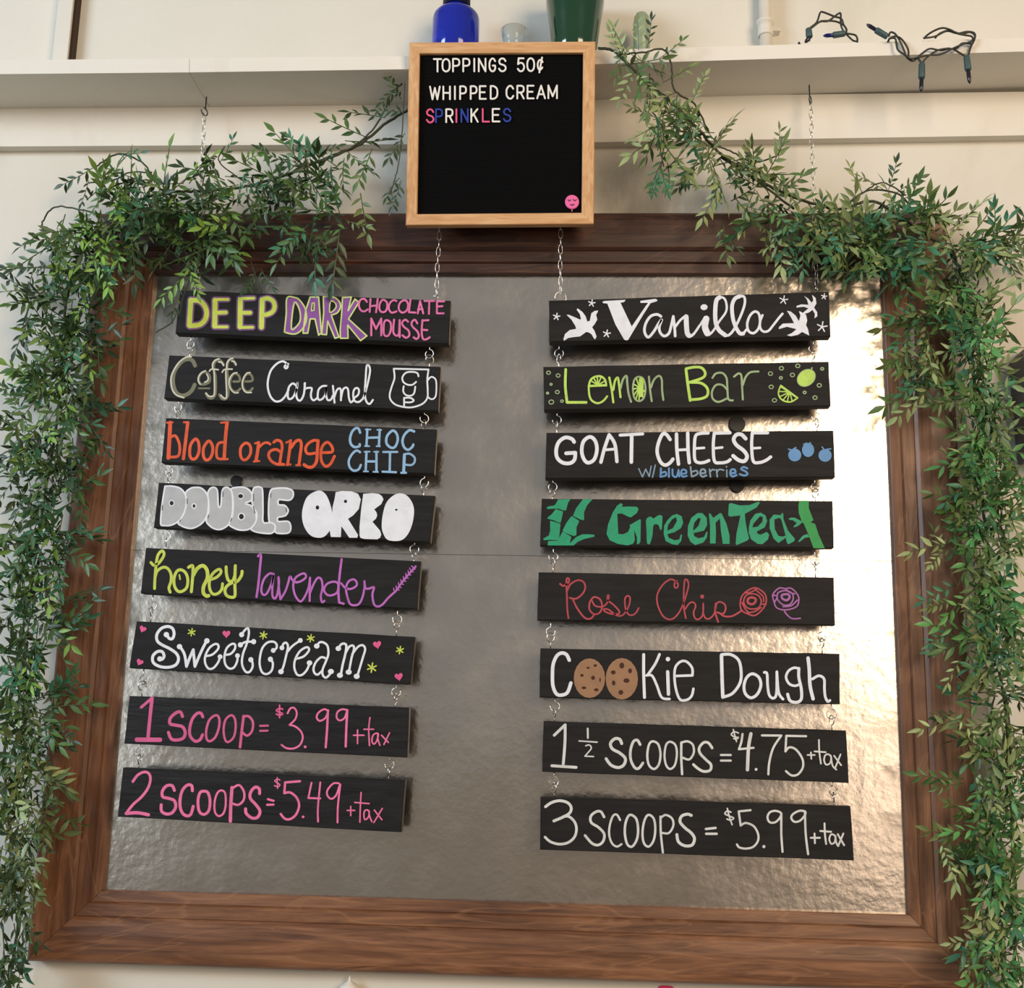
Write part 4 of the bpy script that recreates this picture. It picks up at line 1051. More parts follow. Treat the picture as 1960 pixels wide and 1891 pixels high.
# plastic letters
GL = {'T': ['0,0 1,0', '.5,0 .5,1'], 'O': ['c.5,0 .9,.15 1,.5 .9,.85 .5,1 .1,.85 0,.5 .1,.15'], 'P': ['0,1 0,0', '0,0 .6,0 .95,.12 .95,.42 .6,.55 0,.55'],
      'I': ['.5,0 .5,1'], 'N': ['0,1 0,0! 1,1! 1,0'], 'G': ['.95,.2 .7,.02 .35,.02 .05,.25 0,.5 .05,.78 .35,.98 .7,.98 .95,.8 .95,.55! .55,.55'],
      'S': ['.95,.2 .7,.02 .3,.02 .05,.2 .2,.42 .8,.55 .98,.78 .7,.98 .3,.98 .02,.8'], '5': ['.9,0 .15,0! .05,.45! .4,.35 .8,.42 .98,.7 .75,.96 .35,1 .02,.82'],
      '0': ['c.5,0 .88,.15 1,.5 .88,.85 .5,1 .12,.85 0,.5 .12,.15'], 'c': ['.95,.3 .7,.15 .3,.18 .05,.45 .15,.78 .5,.9 .9,.72', '.85,-.05 .35,1.1'],
      'W': ['0,0 .25,1! .5,.1! .75,1! 1,0'], 'H': ['0,0 0,1', '1,0 1,1', '0,.5 1,.5'], 'E': ['.95,0 0,0! 0,1! .98,1', '0,.48 .8,.48'],
      'D': ['0,1 0,0! .5,.02 .9,.2 1,.5 .9,.82 .5,.99 0,1'], 'C': ['.95,.22 .7,.02 .35,.02 .05,.25 0,.5 .05,.78 .35,.98 .7,.98 .97,.78'],
      'R': ['0,1 0,0', '0,0 .6,0 .95,.1 .95,.4 .6,.52 0,.52', '.5,.52 1,1'], 'A': ['0,1 .5,0! 1,1', '.18,.68 .82,.68'],
      'M': ['0,1 0,0! .5,.85! 1,0! 1,1'], 'K': ['0,0 0,1', '.95,0 0,.6', '.35,.38 1,1'], 'L': ['0,0 0,1! .95,1']}
LM = {'w': mat('letter_white', rgb(238, 236, 230), 0.35)[0], 'p': mat('letter_pink', rgb(232, 92, 138), 0.35)[0], 'b': mat('letter_blue', rgb(38, 64, 160), 0.35)[0]}
for k, v in (('w', LM['w']), ('p', LM['p']), ('b', LM['b'])): PAINT['_'+k] = v
face = Plane(LBP.pt(960, 250) - nn*(FD-0.0035), nn)
SC = 420/1765.0
def tile(ch, x0, x1, y0, y1, col, slant=0.0):
    X0, X1, Y0, Y1 = 760+x0*SC, 760+x1*SC, y0*SC, y1*SC; wd = 3.3
    ink = Ink(face, 0.0022, 0.0)
    X0 += wd/2; X1 -= wd/2; Y0 += wd/2; Y1 -= wd/2
    for s_ in GL[ch]:
        cl = s_.startswith('c'); s2 = s_.lstrip('c')
        T = lambda q: (X0+q[0]*(X1-X0), Y0+q[1]*(Y1-Y0))
        if cl: ink.stroke('_'+col, [T(q) for q in parse(s2)[0]], wd, True, 4)
        else:
            for run in parse(s2): ink.stroke('_'+col, [T(q) for q in run], wd, False, 4)
    mb = ink.mbs['_'+col]; o = mb.build('letter', LM[col], lb, fix=False)
    if col != 'w': o['label'] = {'p': 'pink plastic letter', 'b': 'blue plastic letter'}[col]
def row(items, ya0, yb0, ya1, yb1, xs0, xs1):
    for (ch, a, b_, c) in items:
        t_ = ((a+b_)/2-xs0)/(xs1-xs0); tile(ch, a, b_, ya0+(ya1-ya0)*t_, yb0+(yb1-yb0)*t_, c)
row([('T', 288, 362, 'w'), ('O', 358, 430, 'w'), ('P', 443, 508, 'w'), ('P', 525, 590, 'w'), ('I', 612, 630, 'w'), ('N', 650, 718, 'w'), ('G', 736, 798, 'w'), ('S', 812, 882, 'w'),
     ('5', 963, 1030, 'w'), ('0', 1040, 1110, 'w'), ('c', 1122, 1180, 'w')], 468, 582, 460, 578, 288, 1180)
row([('W', 258, 350, 'w'), ('H', 365, 432, 'w'), ('I', 456, 474, 'w'), ('P', 500, 562, 'w'), ('P', 585, 647, 'w'), ('E', 658, 722, 'w'), ('D', 746, 814, 'w'), ('C', 873, 944, 'w'), ('R', 960, 1026, 'w'),
     ('E', 1042, 1107, 'w'), ('A', 1120, 1197, 'w'), ('M', 1210, 1293, 'w')], 690, 806, 680, 796, 258, 1293)
row([('S', 231, 301, 'p'), ('P', 306, 370, 'b'), ('R', 388, 453, 'w'), ('I', 468, 486, 'p'), ('N', 510, 576, 'b'), ('K', 590, 656, 'w'), ('L', 682, 750, 'p'), ('E', 762, 832, 'w'), ('S', 850, 920, 'b')],
    873, 992, 868, 982, 231, 920)
# round pink face
fp = LBP.pt(760+1407*SC, 1620*SC) - nn*(FD-0.0035)
k = 28; fx = (tr-tl).normalized(); fy = up_; rr = P(1, 1, n_bot).y
ppm = (LBP.pt(1000, 385)-LBP.pt(1001, 385)).length; rr = 13.6*ppm
mb = MB(); F0 = [fp+nn*0.002+(fx*math.cos(a)+fy*math.sin(a))*rr*0.93 for a in (2*math.pi*i/k for i in range(k))]
F1 = [fp+nn*0.001+(fx*math.cos(a)+fy*math.sin(a))*rr for a in (2*math.pi*i/k for i in range(k))]
F2 = [v-nn*0.0022 for v in F1]; mb.prism(F0, F1); mb.prism(F1, F2)
g = fp+nn*0.0005; mb.prism([g-fy*rr*0.9-fx*.0010, g-fy*rr*0.9+fx*.0010, g-fy*rr*1.32+fx*.0006, g-fy*rr*1.32-fx*.0006], [v-nn*0.0015 for v in (g-fy*rr*0.9-fx*.0010, g-fy*rr*0.9+fx*.0010, g-fy*rr*1.32+fx*.0006, g-fy*rr*1.32-fx*.0006)])
fc = mb.build('face_token', mat('token_pink', rgb(240, 110, 170), 0.35)[0], lb); fc['label'] = 'round pink plastic face with closed eyes'
PAINT['_m'] = mat('token_mark', rgb(90, 14, 44), 0.5)[0]
ik = Ink(Plane(fp+nn*0.0022, nn))
T = lambda x, y: (760+x*SC, y*SC)
for pts in ([(1375, 1606), (1385, 1616), (1397, 1606)], [(1417, 1604), (1430, 1615), (1442, 1604)]): ik.stroke('_m', [T(*q) for q in pts], 1.6)
ik.poly('_m', [T(*q) for q in ((1390, 1640), (1408, 1645), (1428, 1639), (1422, 1650), (1408, 1655), (1396, 1650))])
ik.mbs['_m'].build('face_mark', PAINT['_m'], lb, fix=False)

# ------------------------------------------------------------------ things standing on the shelf
def on_shelf(px, Y, z): p_ = P(px, 70, Y); return V((p_.x, Y, z))
Yb = -0.075
ppmb = (P(1000, 60, Yb)-P(1001, 60, Yb)).length
c = on_shelf(872, Yb, ZSHL); r = 45*ppmb; zsh = P(872, 40, Yb).z-ZSHL; zn = P(872, 20, Yb).z-ZSHL
bt = thing('blue_bottle', 'cobalt blue glass bottle with a dark cap behind the letter board', 'bottle', tuple(c))
rn = 24*ppmb
mb = MB(); mb.lathe([(0.0001, 0.0), (r*0.92, 0.0), (r, 0.004), (r, zsh), (r*0.97, zsh+0.006), (r*0.86, zsh+0.0115), (r*0.70, zn-0.003), (rn, zn), (rn*0.96, zn+0.022), (0.0001, zn+0.022)], c, 40)
mb.build('glass_body', M['blueglass'], bt, True)
mb = MB(); mb.lathe([(rn*1.02, zn+0.004), (rn*1.10, zn+0.004), (rn*1.10, zn+0.028), (rn*1.0, zn+0.030), (0.0001, zn+0.030)], c, 36); mb.build('cap', M['cap'], bt, True)
c = on_shelf(984, Yb-0.01, ZSH-0.001); ppmc = ppmb; r = 26*ppmc; zt = P(984, 60, Yb-0.01).z-c.z
mb = MB(); mb.lathe([(0.0001, 0), (r*0.7, 0), (r*0.78, 0.003), (r*0.82, zt*0.55), (r*0.92, zt*0.8), (r, zt), (r*0.96, zt+0.0012), (r*0.88, zt), (r*0.74, zt*0.6), (r*0.68, 0.005), (0.0001, 0.005)], c, 36)
o = mb.build('glass_votive', M['clearglass'], None, True); tag(o, 'small clear glass cup peeping over the letter board beside the blue bottle', 'glass')
c = on_shelf(1100, -0.08, ZSH-0.001); ppmv = (P(1000, 60, -.08)-P(1001, 60, -.08)).length
zt = P(1100, 0, -0.08).z-c.z; rb = 40*ppmv; rm = 56*ppmv
mb = MB(); mb.lathe([(0.0001, 0), (rb*0.94, 0), (rb, 0.002), (rb*1.07, zt*0.25), (rb*1.22, zt*0.6), (rm*0.985, zt*0.9), (rm, zt*1.05), (rm*0.99, zt*1.2), (rm*1.04, zt*1.32), (rm*0.99, zt*1.34), (rm*0.93, zt*1.2), (rb*0.9, 0.006), (0.0001, 0.006)], c, 48)
o = mb.build('green_vase', M['greenglaze'], None, True); tag(o, 'glossy dark green vase standing on the shelf right of the glass cup', 'vase')
c = on_shelf(1228, -0.05, ZSH-0.001); r = 16*ppmv; zt = P(1228, 26, -0.05).z-c.z
mb = MB(); mb.lathe([(0.0001, 0), (r, 0), (r, zt*0.82), (r*0.9, zt*0.93), (r*0.6, zt*0.99), (0.0001, zt)], c, 28)
o = mb.build('frosted_jar', M['frost'], None, True); tag(o, 'pale frosted glass cylinder behind the start of the right garland', 'jar')

# ------------------------------------------------------------------ string lights
KL = 1960/440.0
YW = YSF-0.004
def wp(s, Y):
    out = []
    for t_ in s.split():
        v = t_.split(','); out.append(P(1480+float(v[0])/KL, float(v[1])/KL, Y if len(v) < 3 else Y+float(v[2])))
    return out
def smooth3(pts, n=6):
    out = []; L = len(pts)
    for i in range(L-1):
        a, b_, c_, d = pts[max(i-1, 0)], pts[i], pts[i+1], pts[min(i+2, L-1)]
        for k_ in range(n):
            t_ = k_/n; out.append(0.5*((2*b_)+(c_-a)*t_+(2*a-5*b_+4*c_-d)*t_*t_+(3*b_-a-3*c_+d)*t_**3))
    out.append(pts[-1]); return out
st = thing('string_lights', 'dark green string lights with blue bulbs spilling over the shelf edge at top right', 'string lights', tuple(P(1700, 90, YW)))
strands = [('310,350 285,300 300,250 370,190 400,110 430,105 520,140 580,160 600,210 625,250 620,285', 0.004), ('300,250 330,235 400,185 470,178 550,120 575,118 575,200 590,250 610,280', 0.004), ('400,180 520,180 600,215 625,260 620,285 680,345 720,350', 0.004),
           ('620,285 700,300 720,345', 0.004), ('', 0),
           ('985,310 1000,275 1040,290 1080,350 1120,440 1140,490 1190,520 1230,490 1290,440 1340,415 1430,430 1500,415 1560,415 1610,370 1680,370', -0.003), ('985,330 1040,330 1060,420 1110,460 1170,500 1230,490 1330,470 1420,465 1500,430 1560,400 1640,370', -0.006),
           ('1000,320 1050,310 1100,340 1150,420 1150,490', -0.005), ('1230,490 1265,540', -0.004), ('1270,540 1310,490 1400,430 1500,412', -0.006), ('1540,420 1620,470 1650,485', -0.004),
           ('1660,485 1685,400 1720,320 1710,280 1650,270 1570,285 1480,265 1380,310 1290,325', -0.001), ('1280,330,.01 1340,280,.004 1430,240 1500,250 1570,285 1640,300 1690,310 1700,340 1650,370', -0.004), ('1380,325,.01 1420,285,.002 1500,260 1600,290 1680,275 1720,310 1700,370 1680,370', -0.002)]
for s_, dy in strands:
    if not s_: continue
    mb = MB(); mb.tube(smooth3(wp(s_, YW+dy)), 0.0015, 6); mb.build('wire', M['wire'], st, True)
q1, q2 = wp('715,348', YW+0.004)[0], wp('990,330', YW)[0]; zl = min(q1.z, q2.z)-0.006
mb = MB(); mb.tube(smooth3([q1, V((q1.x+.004, YW+.014, q1.z-.004)), V((q1.x+.02, -0.07, zl)), V(((q1.x+q2.x)/2, -0.05, zl)), V((q2.x-.02, -0.07, zl)), V((q2.x-.004, YW+.012, q2.z-.005)), q2]), 0.0015, 6); mb.build('wire', M['wire'], st, True)
def bulb(a, b_, c_, Y, bm, lbl=None, dY=0.0):
    A, B, C_ = (P(1480+q[0]/KL, q[1]/KL, Y+(dY if q is c_ else 0)) for q in (a, b_, c_))
    mb = MB(); d = (B-A); mb.tube([A, A+d*0.08, A+d*0.9, B], [0.0040, 0.0047, 0.0050, 0.0044], 12); s1 = mb.build('socket', M['socket'], st, True)
    mb = MB(); d = C_-B; mb.tube([B-d*0.1, B+d*0.05, B+d*0.62, B+d*0.85, C_], [0.0028, 0.0030, 0.0031, 0.0022, 0.0004], 12); s2 = mb.build('bulb', bm, st, True)
    if lbl: s2['label'] = lbl
bulb((612, 285), (510, 300), (425, 305), YW+0.002, M['bulb'], 'bright blue bulb')
bulb((300, 245), (310, 320), (270, 365), YW+0.002, M['bulb_dark'])
bulb((975, 315), (875, 255), (795, 205), YW-0.004, M['bulb_dark'])
bulb((1268, 540), (1265, 670), (1260, 785), YW-0.004, M['bulb_dark'])
bulb((1648, 480), (1662, 600), (1675, 715), YW-0.004, M['bulb_dark'])
mb = MB(); A = P(1480+220/KL, 372/KL, YW+0.010); mb.tube([A+V((0.002, 0.003, -.010)), A, A+V((0, 0, 0.004))], [0.003, 0.0022, 0.0003], 10); mb.build('bulb', M['bulb_dark'], st, True)

# ------------------------------------------------------------------ odds and ends at the picture's edges
c = P(670, 1888, -0.01)
mb = MB(); k = 24
mb.lathe([(0.0001, 0.0), (0.010, 0.0), (0.014, 0.004), (0.0155, 0.010), (0.014, 0.017), (0.009, 0.021), (0.003, 0.024), (0.0008, 0.030), (0.0001, 0.032)], (c.x, -0.0150, c.z-0.016), 28)
o = mb.build('wall_hook', M['white'], None, True); tag(o, 'white pointed wall hook just below the bottom of the wooden frame', 'hook')
c = P(1275, 1893, -0.004)
mb = MB(); f_ = []
for i in range(16):
    a = 2*math.pi*i/16; f_.append(V((c.x+0.011*math.copysign(abs(math.cos(a))**0.5, math.cos(a)), -0.003, c.z+0.006*math.copysign(abs(math.sin(a))**0.5, math.sin(a))-0.002)))
mb.prism(f_, [V((q.x, -0.0002, q.z)) for q in f_]); o = mb.build('pink_tag', M['pinkplastic']); tag(o, 'hot pink tag on the wall at the very bottom of the picture', 'tag')
a = P(1953, 668, -0.06); b_ = P(1953, 872, -0.06)  # made-up box, stands in for a dark grey blur at the right edge
mb = MB(); X0, X1 = a.x, a.x+0.09
f_ = [V((X0+0.004, -0.06, a.z-0.006)), V((X0+0.02, -0.06, a.z+0.012)), V((X1, -0.06, a.z+0.014)), V((X1, -0.06, b_.z-0.006)), V((X0+0.008, -0.06, b_.z))]
mb.prism(f_, [V((q.x, -0.0005, q.z)) for q in f_])
o = mb.build('blur_box', M['grey']); tag(o, 'dark grey wall box cut by the right edge of the picture', 'wall box')
# ------------------------------------------------------------------ garlands
def leafmat(name, c, c2, tr=0.12):
    m, nt, b = mat(name, rgb(*c), 0.42, spec=0.45)
    oi = N(nt, 'ShaderNodeObjectInfo')
    g = ramp(nt, noise(nt, 30, 3), [(0.35, rgb(*c)), (0.65, rgb(*c2))])
    hs = N(nt, 'ShaderNodeHueSaturation'); mr = N(nt, 'ShaderNodeMapRange'); mr.inputs[3].default_value = 0.65; mr.inputs[4].default_value = 1.2
    nt.links.new(oi.outputs['Random'], mr.inputs[0]); nt.links.new(mr.outputs[0], hs.inputs['Value']); nt.links.new(g, hs.inputs['Color'])
    nt.links.new(hs.outputs[0], b.inputs['Base Color'])
    b.inputs['Transmission Weight'].default_value = 0.0
    return m
LMAT = {'d': leafmat('leaf_dark', (44, 68, 42), (60, 86, 48)), 'm': leafmat('leaf_mid', (72, 106, 56), (90, 124, 64)), 'y': leafmat('leaf_bright', (114, 160, 66), (138, 176, 80)),
        'b': leafmat('leaf_blue', (56, 112, 80), (76, 134, 98)), 'o': leafmat('leaf_olive', (98, 116, 66), (120, 138, 84)), 'l': leafmat('leaf_pale', (140, 158, 104), (164, 180, 126)), 'g': leafmat('leaf_fresh', (84, 144, 78), (104, 162, 92))}
STEM = mat('vine_stem', rgb(50, 54, 32), 0.55)[0]
STEM2 = mat('sprig_stem', rgb(70, 88, 44), 0.5)[0]
def leaf_geo(mb, base, d, side, nrm, L, W):
    """lanceolate leaflet folded along its midrib"""
    prof = [(0.0, 0.10), (0.22, 0.72), (0.45, 1.0), (0.72, 0.62), (1.0, 0.0)]
    vs = []
    for (t, w_) in prof:
        c = base + d*(L*t) + nrm*(-0.10*L*t*t)
        if w_ == 0.0: vs.append(c)
        else:
            vs += [c - side*(W/2*w_) + nrm*(W*0.16*w_), c - nrm*0.0, c + side*(W/2*w_) + nrm*(W*0.16*w_)]
    fs = []
    for i in range(3):
        a, b_ = i*3, i*3+3; fs += [(a, a+1, b_+1, b_), (a+1, a+2, b_+2, b_+1)]
    fs += [(9, 10, 12), (10, 11, 12)]
    mb.add(vs, fs)
def sprig_layout(rg, n, L):
    """stem along +X, leaflets in pairs; returns stem pts and leaflet frames"""
    bend = rg.uniform(-0.35, 0.35); bz = rg.uniform(-0.3, 0.3)
    f = lambda t: V((L*t, L*bend*t*t*0.5, L*bz*t*t*0.5))
    st_ = [f(i/6) for i in range(7)]; lv = []
    for i in range(n):
        t = 0.12+0.80*i/(n-1); s = 1 if i % 2 else -1
        b_ = f(t); ax = (f(t+0.02)-f(t)).normalized()
        an = math.radians(rg.uniform(32, 58)); tw = rg.uniform(-0.7, 0.7)
        lat = V((0, math.cos(tw), math.sin(tw)))*s
        d = (ax*math.cos(an)+lat*math.sin(an)).normalized(); nr = ax.cross(lat)*s
        nr = (nr - d*nr.dot(d)).normalized(); sd = d.cross(nr)
        lv.append((b_, d, sd, nr, rg.uniform(0.80, 1.15)*(1-0.25*abs(t-0.5)), 1))
    ax = (f(1)-f(0.95)).normalized(); nr = V((0, rg.uniform(-.3, .3), 1)); nr = (nr-ax*nr.dot(ax)).normalized()
    lv.append((f(0.97), ax, ax.cross(nr), nr, 1.1, 1))
    return st_, lv
DENS = 1.12
UN = 0.0245
rg = random.Random(3)
LEAFMESH = {}
for k_ in LMAT:
    for j in range(3):
        mb = MB(); leaf_geo(mb, V((0, 0, 0)), V((1, 0, 0)), V((0, 1, 0)), V((0, 0, 1)), UN, UN*(0.27+0.04*j)); LEAFMESH[k_, j] = mb.mesh('leaf', LMAT[k_], True)
LAY = [sprig_layout(rg, rg.choice((6, 7, 8, 9)), 0.074) for _ in range(10)]
FULL = {}; STEMS = []
for j, (st_, lv) in enumerate(LAY):
    mb = MB(); mb.tube(st_, [0.0009]*6+[0.0004], 5); STEMS.append(mb.mesh('sprig_stem', STEM2, True))
    for k_ in LMAT:
        mb = MB(); mb.tube(st_, [0.0009]*6+[0.0004], 4); mb.cur = 1
        for (b_, d, sd, nr, sc, _) in lv: leaf_geo(mb, b_, d, sd, nr, UN*sc, UN*sc*rg.uniform(0.26, 0.36))
        FULL[k_, j] = mb.mesh('leaf_sprig', [STEM2, LMAT[k_]], True)
def frame_of(d, toward):
    x = d.normalized(); z = toward - x*toward.dot(x)
    z = z.normalized() if z.length > 1e-5 else x.orthogonal().normalized(); y = z.cross(x)
    return Matrix(((x.x, y.x, z.x), (x.y, y.y, z.y), (x.z, y.z, z.z)))
def put_sprig(parent, base, d, roll, scale, kind, j, hero, label=None):
    m3 = frame_of(d, V((0, -1, 0.25))) @ Matrix.Rotation(roll, 3, 'X')
    mw = Matrix.LocRotScale(base, m3.to_quaternion(), V((scale, scale, scale)))
    o = link('leaf_sprig', STEMS[j] if hero else FULL[kind, j], parent)
    o.matrix_basis = mw
    if hero:
        for i, (b_, dd, sd, nr, sc, _) in enumerate(LAY[j][1]):
            q = bpy.data.objects.new('leaf', LEAFMESH[kind, i % 3]); COL.objects.link(q); q.parent = o
            m = Matrix(((dd.x, sd.x, nr.x, b_.x), (dd.y, sd.y, nr.y, b_.y), (dd.z, sd.z, nr.z, b_.z), (0, 0, 0, 1)))
            q.matrix_local = m @ Matrix.Scale(sc, 4)
    return o
def vine(parent, pts, r, wob=0.0, rgn=None, name='vine_stem'):
    rgn = rgn or R
    pp = [P(x, y, Y) for (x, y, Y) in pts]
    pp = smooth3(pp, 8)
    if wob: pp = [q+V((rgn.uniform(-wob, wob), rgn.uniform(-wob, wob), rgn.uniform(-wob, wob))) for q in pp]
    mb = MB(); mb.tube(pp, r, 7); mb.build(name, STEM, parent, True); return pp
def pick(rgn, mix_):
    t = rgn.random()*sum(w_ for _, w_ in mix_)
    for k_, w_ in mix_:
        t -= w_
        if t <= 0: return k_
    return mix_[-1][0]
def yfor(x, y, front=None):
    """depth of foliage: over frame and signs it rides in front, off the frame it lies nearer the wall"""
    return -0.075
def garland(label, loc, stems, blobs, heroes, twigs, seed):
    g = thing('leaf_garland', label, 'garland', loc); rgn = random.Random(seed)
    for pts, r in stems: vine(g, pts, r, 0.0008, rgn)
    for tw in twigs: vine(g, tw, 0.0010, 0.0004, rgn, 'twig')
    # leading sprigs whose leaves can be picked out, placed by where they stand
    for (bx, by, tx, ty, k_, Y) in heroes:
        if k_ in 'yl': Y -= 0.022
        if abs(P(tx, ty, Y).x) < 0.72: Y = min(Y, -0.07)
        a, b_ = P(bx, by, Y+0.004), P(tx, ty, Y-rgn.uniform(0.0, 0.012))
        d = b_-a; L = d.length; sc = min(1.25, max(0.6, L/0.072/1.12)); 
        j = rgn.randrange(10)
        put_sprig(g, a, d, rgn.uniform(-0.35, 0.35), sc, k_, j, True)
    fill = []
    for (x0, y0, x1, y1, w0, w1, n, mixk, Ya, Yb_, bias) in blobs:
        if x0 >= 1850 and w0 >= 45: x0 += 12; x1 += 12; w0 *= 0.86; w1 *= 0.86
        n = int(n*DENS*(1.45 if (x0 <= 165 or x0 >= 1830) else 1))
        for i in range(n):
            t = (i+rgn.random())/n; cx_, cy_ = x0+(x1-x0)*t, y0+(y1-y0)*t; w_ = w0+(w1-w0)*t
            L_ = math.hypot(x1-x0, y1-y0); nx, ny = -(y1-y0)/L_, (x1-x0)/L_
            s = rgn.gauss(0, 0.42); s = max(-0.9, min(0.9, s))
            px, py = cx_+nx*s*w_, cy_+ny*s*w_
            Y = rgn.uniform(Ya, Yb_)
            a = P(px, py, Y)
            infr = abs(a.x) < 0.75 and a.z > ZC-0.65 and a.z < ZC+0.65
            if infr and Y > -0.068: Y = rgn.uniform(-0.068, -0.082); a = P(px, py, Y)
            th = rgn.uniform(0, 2*math.pi)
            d = V((math.cos(th)*0.9, rgn.uniform(-0.9, 0.25), math.sin(th)))
            outw = (P(px+nx*s*50, py+ny*s*50, Y)-a)
            d = d + V((outw.x, 0, outw.z))*22 + V((bias[0], 0, bias[1]))
            if Y > -0.05 or infr: d.y = min(d.y, 0.0)
            sc = rgn.uniform(0.70, 1.08)
            fill.append((a.y, len(fill), a - d.normalized()*0.022*sc, d.copy(), rgn.uniform(-1.2, 1.2), sc, pick(rgn, mixk), rgn.randrange(10)))
    fill.sort(); keep = 290-len(heroes)
    for (_, _, a, d, ro, sc, k_, j) in fill[:keep]: put_sprig(g, a, d, ro, sc, k_, j, False)
    # what lies deeper in the tangle: one mass of leaves
    mats = [STEM2]+[LMAT[k_] for k_ in LMAT]; ks = list(LMAT); mb = MB()
    for (_, _, a, d, ro, sc, k_, j) in fill[keep:]:
        m3 = frame_of(d, V((0, -1, 0.25))) @ Matrix.Rotation(ro, 3, 'X'); me = FULL[k_, j]
        mw = Matrix.LocRotScale(a, m3.to_quaternion(), V((sc, sc, sc)))
        b0 = len(mb.v); mb.v += [tuple(mw @ v.co) for v in me.vertices]
        for p_ in me.polygons: mb.f.append([b0+q for q in p_.vertices]); mb.mi.append(0 if p_.material_index == 0 else 1+ks.index(k_))
    fo_ = mb.build('foliage', mats, g, True, fix=False); fo_['kind'] = 'stuff'; fo_['label'] = 'tangle of small leaves behind the leading sprigs'
    return g
YF = -0.082
LEFT_STEM = [([(792, 205, -0.075), (740, 235, -.07), (690, 275, -.07), (620, 305, -.07), (560, 330, -.07), (480, 355, -.07), (400, 365, -.07), (330, 368, -.07), (260, 385, -.07), (205, 420, -.065), (165, 470, -.05), (130, 560, -.035), (118, 680, -.03), (110, 800, -.03), (90, 920, -.03), (70, 1050, -.03), (45, 1200, -.03), (15, 1360, -.03), (10, 1480, -.03), (20, 1600, -.03), (40, 1700, -.03), (30, 1800, -.03), (10, 1920, -.03)], 0.0022),
             ([(770, 160, -.09), (745, 185, -.08), (735, 215, -.075), (700, 262, -.075), (640, 300, -.08), (575, 318, -.08)], 0.0014),
             ([(310, 365, -.075), (290, 335, -.07), (270, 310, -.07), (225, 295, -.065), (185, 318, -.06)], 0.0014),
             ([(290, 330, -.07), (250, 330, -.06), (215, 345, -.06), (170, 350, -.05)], 0.0012),
             ([(190, 410, -.06), (110, 395, -.05), (84, 420, -.04), (82, 440, -.04), (100, 480, -.04), (120, 520, -.035)], 0.0013),
             ([(130, 520, -.04), (80, 560, -.04), (55, 590, -.04), (45, 620, -.035)], 0.0012),
             ([(110, 720, -.04), (60, 750, -.04), (38, 780, -.04)], 0.0012), ([(120, 900, -.035), (60, 840, -.035), (35, 860, -.035), (30, 920, -.035), (60, 980, -.035)], 0.0012),
             ([(60, 1020, -.03), (95, 1090, -.035), (112, 1130, -.045), (118, 1180, -.045), (95, 1215, -.04)], 0.0011),
             ([(40, 1300, -.03), (70, 1360, -.04), (100, 1368, -.045)], 0.0009), ([(35, 1400, -.03), (20, 1460, -.03), (60, 1430, -.04), (90, 1480, -.05)], 0.0011),
             ([(775, 160, -.13), (765, 300, -.13), (755, 345, -.125), (745, 372, -.12)], 0.0009)]
